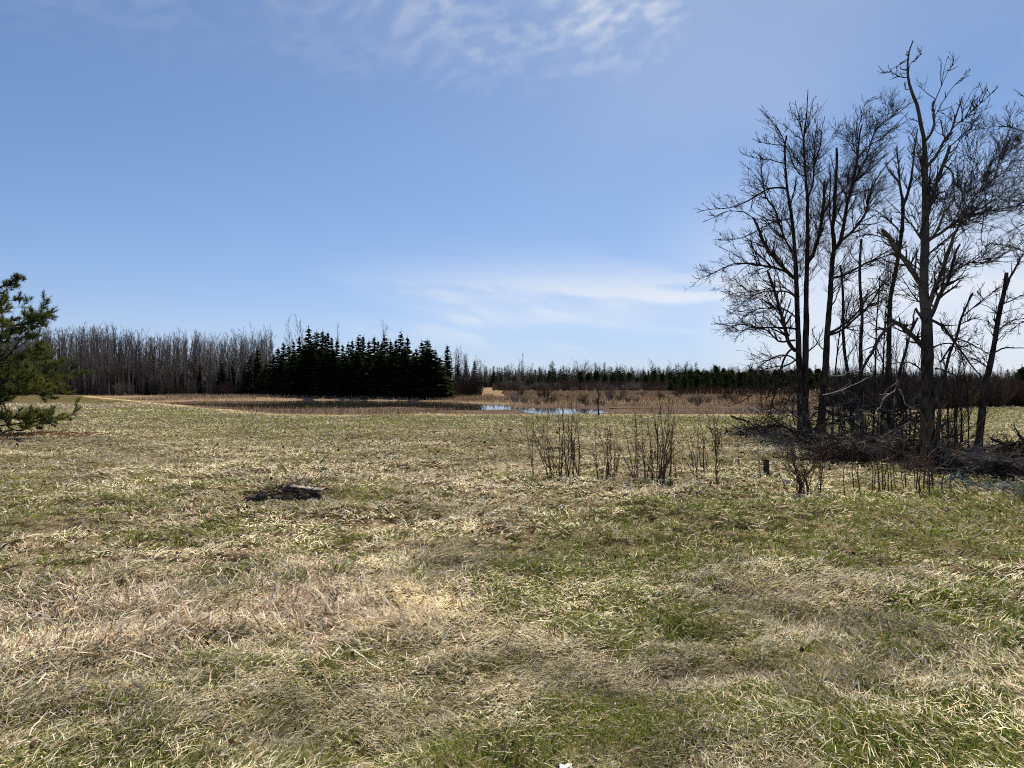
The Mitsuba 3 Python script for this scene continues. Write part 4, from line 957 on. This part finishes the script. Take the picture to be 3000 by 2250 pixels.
# little tree at the pond
rgp = np.random.default_rng(81)
t = thing('pond_tree', 'small bare tree standing at the right end of the bright pond', 'tree')
Q = limb3([(1754, 1221), (1753, 1200), (1751, 1180), (1754, 1160), (1751, 1138)], 38.5, 0, (2.4, .5), 14)
put(part(t, 'trunk'), trunk_mesh(Q, 7, True, 3), 'bark_mat', True)
s = spawn(Q[None, :, :3], Q[None, :, 3], 13, rgp, .3, 1, (25, 50), (.25, .5), .7, .6, .006, .3)
P1, R1 = grow(*s, 6, rgp, .12, (0, 0, 1), .08); P2, R2 = grow(*spawn(P1, R1, 9, rgp, .2, 1, (25, 50), (.3, .6), .3, .7, .004, .3), 3, rgp, .15)
k = part(t, 'branches'); put(k, join([tubes(P1, R1, 4), tubes(P2, R2, 3)]), 'bark_mat'); labels[k] = {'kind': 'stuff'}


# ------------------------------------------------------------------ grass, reeds, litter (nobody could count these)
def blades(p, az, el, L, w, droop, roll, col):
    """curved ribbons: two quads' worth of blade as three triangles; returns mesh and vertex colours"""
    N = len(p)
    hd = np.stack([np.cos(az), np.sin(az), np.zeros(N)], 1)
    side = np.stack([-np.sin(az), np.cos(az), np.zeros(N)], 1)
    d1 = hd * np.cos(el)[:, None] + [0, 0, 1] * np.sin(el)[:, None]
    e2 = el - droop
    d2 = hd * np.cos(e2)[:, None] + [0, 0, 1] * np.sin(e2)[:, None]
    nrm = np.cross(side, d1)
    s = (side * np.cos(roll)[:, None] + nrm * np.sin(roll)[:, None]) * (w / 2)[:, None]
    m_ = p + d1 * (L * .5)[:, None]; t_ = m_ + d2 * (L * .5)[:, None]
    V = np.stack([p - s * .8, p + s * .8, m_ - s, m_ + s, t_], 1).reshape(-1, 3)
    k = np.arange(N)[:, None] * 5
    return (V, np.vstack([k + [0, 1, 3], k + [0, 3, 2], k + [2, 3, 4]])), np.repeat(col, 5, 0)


def scatter(N, r0, r1, knee, pw, rg, half=47):
    """distances with an areal density that is even up to the knee and then falls off"""
    r = np.linspace(r0, r1, 4000)
    pdf = r * np.minimum(1, (knee / r) ** pw); cdf = np.cumsum(pdf); cdf /= cdf[-1]
    q = np.interp(rg.random(N), cdf, r); a = np.radians(rg.uniform(-half, half, N))
    return q * np.sin(a), q * np.cos(a), q


def disc(x, y, px, py, rx, ry):
    g = gp(px, py)
    return np.exp(-((x - g[0]) / rx) ** 2 - ((y - g[1]) / ry) ** 2)


def green_at(x, y):
    g = .30 * fbx(x, y, .30, 71) + .38 * fbx(x, y, 1.1, 72) + .32 * fbx(x, y, 3.0, 73)
    g = .12 + .75 * sstep(.46, .58, g + .01)
    far = sstep(9, 20, np.hypot(x, y))
    g = g * (1 - .6 * far) + far * .30 + .25 * (fbx(x, y, 6.0, 74, 2) - .5)
    for px, py, rx, ry, k in ((1750, 1600, 1.1, .9, .7), (2450, 1590, 2.4, 1.4, .55), (2150, 1480, 1.4, 1.2, .7), (2700, 1500, 2.4, 1.4, .6), (1480, 1740, .35, .5, .8), (1900, 1830, .45, .5, .6), (2700, 2100, .8, .5, .25), (1700, 2170, .5, .3, .4), (2100, 2150, .45, .25, .5), (2300, 1680, 2.6, 1.6, .25), (1650, 1720, 1.3, 1.0, .25), (2500, 1950, 1.2, .7, .25), (1500, 1990, .8, .5, .2), (800, 1480, 3.5, 1.5, .3), (500, 1560, 2.5, 1.0, .25)):
        g = g + k * disc(x, y, px, py, rx, ry)
    for px, py, rx, ry, k in ((300, 1850, 1.3, .7, .9), (900, 1800, .9, .7, .5), (1750, 1950, .7, .45, .7), (1150, 2050, .8, .3, .6), (2350, 1720, .7, .4, .5), (300, 1400, 4, 4, .4), (150, 2080, .7, .35, .5), (750, 2120, .6, .3, .4), (1700, 1340, 5, 6, .35), (200, 1320, 5, 5, .4)):
        g = g - k * disc(x, y, px, py, rx, ry)
    g = g + .28 * np.exp(-((y - edge(x) + 6.5) / 3.5) ** 2)
    return np.clip(g, 0, 1)


rg = np.random.default_rng(300)
STRAW = 1.1 * np.array([[.68, .635, .475], [.55, .505, .355], [.33, .29, .195], [.78, .745, .61], [.45, .405, .265], [.18, .15, .105], [.60, .565, .40]])
GREEN = 1.1 * np.array([[.155, .215, .040], [.22, .275, .065], [.11, .16, .03], [.28, .31, .10], [.33, .33, .13]])


def keep_out(x, y):
    return (y < edge(x) + 1.5 * (fbx(x, y, .4, 5) - .5)) & ~(((x + 17.2) / 3.2) ** 2 + ((y - 24.0) / 2.2) ** 2 < 1 + 1.2 * (fbx(x, y, 1.2, 6) - .5) - .6 * np.random.default_rng(5).random(np.shape(x)))


# straw: matted, combed by a slowly turning lie
N = 380000
x, y, r = scatter(N, 2.3, 75, 4.5, 1.7, rg)
xn, yn, rn = scatter(235000, 1.8, 7.5, 4.5, 2.2, rg, 64); x, y, r = np.r_[x, xn], np.r_[y, yn], np.r_[r, rn]; N = len(x)
ok = keep_out(x, y) & (rg.random(N) > .66 * green_at(x, y)) & (rg.random(N) < .38 + .62 * sstep(.28, .45, fbx(x, y, 3.6, 87)) + sstep(7, 14, r)); x, y, r = x[ok], y[ok], r[ok]; N = len(x)
lie = 2 * np.pi * (1.6 * fbx(x, y, .55, 81) + .8 * fbx(x, y, 2.0, 82)) + rg.normal(0, 1.15, N)
tuft = fbx(x, y, 1.9, 83)
el = np.radians(np.clip(rg.normal(20, 15, N) + 40 * (tuft - .5), -4, 75))
k = np.maximum(1, r / 4.5)
L = np.where(rg.random(N) < .80, rg.uniform(.022, .06, N), rg.uniform(.06, .115, N)) * k ** .35; w = np.maximum(.0032, r / 739 * .85) * rg.uniform(.6, 1.25, N)
ci = rg.choice(len(STRAW), N, p=[.2, .2, .14, .16, .13, .08, .09])
col = tint(N, STRAW[ci], rg, .14) * (.5 + 1.0 * sstep(.25, .75, .45 * fbx(x, y, 1.6, 84) + .3 * fbx(x, y, .4, 85) + .25 * fbx(x, y, 5, 86)))[:, None]
avg = .62 * sstep(7, 28, r)[:, None]; col = (col * (1 - avg) + avg * np.array([.53, .485, .325])) * (.72 + .56 * sstep(.25, .75, fbx(x, y * 1.6, .42, 88)))[:, None]
p = np.stack([x, y, hz(x, y) + rg.uniform(0, .03, N) * (1 + 1.2 * tuft)], 1)
m1, c1 = blades(p, lie, el, L, w, rg.uniform(-.15, .45, N), rg.normal(0, .8, N), col)
# green blades
M = 320000
x, y, r = scatter(M, 2.3, 60, 4.5, 1.75, rg)
xn, yn, rn = scatter(205000, 1.8, 7.5, 4.5, 2.2, rg, 64); x, y, r = np.r_[x, xn], np.r_[y, yn], np.r_[r, rn]; M = len(x)
ga = green_at(x, y)
ok = keep_out(x, y) & (rg.random(M) < .07 + .93 * ga ** 1.3); x, y, r = x[ok], y[ok], r[ok]; M = len(x)
k = np.maximum(1, r / 4.5)
col = tint(M, GREEN[rg.choice(5, M, p=[.3, .25, .2, .15, .1])], rg, .16)
avg = .62 * sstep(7, 28, r)[:, None]; col = col * (1 - avg) + avg * np.array([.30, .315, .12])
p = np.stack([x, y, hz(x, y)], 1)
m2, c2 = blades(p, rg.uniform(0, 6.28, M), np.radians(rg.normal(60, 16, M)), rg.uniform(.025, .075, M) * k ** .35, np.maximum(.0034, r / 739 * .85) * rg.uniform(.6, 1.2, M), rg.uniform(.1, .9, M), rg.normal(0, .8, M), col)
V, Fa = join([m1, m2])
put('grass', (V, Fa), 'leaf_mat', False, color=np.vstack([c1, c2]))
stuff('grass', 'matted straw-coloured and green spring grass over the whole field')
# broad bleached leaves and stalks flattened at lower left
N = 15000
c = gp(420, 1830)
x = rg.normal(c[0] + .15, 1.05, N); y = rg.normal(c[1] + .1, .62, N) + .22 * (x - c[0])
ok = (fbx(x, y, 1.2, 91) + rg.normal(0, .05, N) > .42) & (y > 2.6); x, y = x[ok], y[ok]; N = len(x)
lie = 1.2 + 2.4 * (fbx(x, y, .8, 92) - .3) * 2 + rg.normal(0, 1.0, N)
col = tint(N, np.array([[.70, .63, .50], [.54, .46, .34], [.82, .77, .66], [.30, .235, .165], [.14, .105, .075]])[rg.choice(5, N, p=[.28, .24, .18, .18, .12])], rg, .12)
m3, c3 = blades(np.stack([x, y, hz(x, y) + rg.uniform(.01, .09, N)], 1), lie, np.radians(np.clip(rg.normal(14, 20, N), -15, 75)), rg.uniform(.05, .20, N), rg.uniform(.004, .0105, N), rg.uniform(-.4, 1.4, N), rg.normal(0, .6, N), col)
put('dead_leaf_litter', m3, 'leaf_mat', False, color=c3)
stuff('dead_leaf_litter', 'broad bleached dead leaves flattened in the grass at lower left')
# brown needles under the pine
N = 16000
q_, a2 = np.sqrt(rg.random(N)) * 1.15, rg.uniform(0, 6.28, N)
x, y = -17.2 + 3.2 * q_ * np.cos(a2), 24.0 + 2.2 * q_ * np.sin(a2)
m5, c5 = blades(np.stack([x, y, hz(x, y) + rg.uniform(0, .03, N)], 1), rg.uniform(0, 6.28, N), rg.normal(.12, .15, N), rg.uniform(.05, .12, N), rg.uniform(.012, .025, N), rg.uniform(-.2, .4, N), rg.normal(0, .7, N), tint(N, (.17, .105, .062), rg, .3))
put('pine_needle_litter', m5, 'leaf_mat', False, color=c5)
stuff('pine_needle_litter', 'reddish-brown fallen needles on the ground under the pine at left')
# dark curled fallen leaves
N = 800
x, y, r = scatter(N, 2.4, 30, 6, 1.5, rg)
m4, c4 = blades(np.stack([x, y, hz(x, y) + rg.uniform(.02, .07, N)], 1), rg.uniform(0, 6.28, N), rg.normal(.1, .5, N), rg.uniform(.03, .06, N) * np.maximum(1, r / 8), rg.uniform(.015, .03, N) * np.maximum(1, r / 8), rg.uniform(-.6, 1, N), rg.normal(0, .6, N), tint(N, (.085, .055, .035), rg, .3))
put('fallen_leaves', m4, 'leaf_mat', False, color=c4)
stuff('fallen_leaves', 'small dark curled leaves scattered through the grass')


# reeds and sedge of the marsh, tan meadow beyond
def tall(N, fx, fy, hgt, wd, cols, key, label, mask, lean=12):
    x, y = fx(N), fy(N)
    ok = mask(x, y); x, y = x[ok], y[ok]; n_ = len(x)
    hh = hgt(x, y) * rg.uniform(.45, 1.15, n_)
    col = tint(n_, np.array(cols)[rg.integers(0, len(cols), n_)], rg, .18)
    col = col * (.42 + .85 * (.6 * fbx(x, y, .11, 99) + .4 * fbx(x, y, .6, 94)))[:, None]
    m_, c_ = blades(np.stack([x, y, hz(x, y) - .02], 1), rg.uniform(0, 6.28, n_), np.radians(90 - np.abs(rg.normal(0, lean, n_))), hh, wd * rg.uniform(.6, 1.3, n_) * np.maximum(1, y / 60), rg.uniform(0, .7, n_), rg.normal(0, .8, n_), col)
    put(key, m_, 'leaf_mat', False, color=c_)
    stuff(key, label)


REED = [(.46, .385, .27), (.22, .165, .115), (.31, .24, .165), (.14, .105, .075), (.38, .305, .21), (.17, .125, .09)]
wetm = lambda x, y, k: wet(x, y) > k + .12 * rg.standard_normal(len(x))
tall(60000, lambda n: rg.uniform(-46, 26, n), lambda n: rg.uniform(40, 104, n) ** 1.0,
     lambda x, y: (np.where(x < -2.5, .5, .25) * (1 - .78 * sstep(50, 57, y - .5 * np.maximum(0, -x - 20)) * (1 - sstep(82, 92, y)))) * (.7 + .6 * fbx(x, y, .3, 95)), .022, REED, 'marsh_reeds', 'brown dead reeds and sedge around the dark and bright water',
     lambda x, y: (y > edge(x) + .8 + 2 * (fbx(x, y, .3, 96) - .5)) & wetm(x, y, 1.06) & ~((x > -4) & (x < 9) & (y < 58) & (rg.random(len(x)) < .8)))
tall(9000, lambda n: rg.uniform(-42, 24, n), lambda n: rg.uniform(44, 95, n), lambda x, y: .16 + 0 * x, .02, REED, 'water_sedge', 'thin sedge stalks standing in the pond water', lambda x, y: (y > edge(x) + 4) & (wet(x, y) < 1.0) & (rg.random(len(x)) < .02 + .35 * sstep(.86, 1.0, wet(x, y)) * (x < 30)))
tall(60000, lambda n: rg.uniform(-14, 75, n), lambda n: 62 + 125 * rg.random(n) ** 1.2, lambda x, y: .30 + .25 * fbx(x, y, .12, 97), .03, [(.26, .20, .135), (.20, .15, .10), (.34, .275, .185), (.15, .11, .08)], 'meadow_grass', 'tall tan dead grass of the wet meadow beyond the pond', lambda x, y: (np.abs(x) < y * .75) & wetm(x, y, 1.02) & (y > edge(x) + 14) & ~((np.abs(x + 5 + .016 * (y - 100)) < 4) & (y > 95)))
tall(26000, lambda n: rg.uniform(-75, 40, n), lambda n: rg.uniform(38, 100, n), lambda x, y: .20 + 0 * x, .025, [(.52, .44, .27), (.42, .34, .2), (.6, .52, .34)], 'bank_straw', 'pale straw fringe along the edge of the mown field', lambda x, y: np.abs(y - edge(x) - 1.0) < 1.0 + .8 * fbx(x, y, .3, 98), 30)
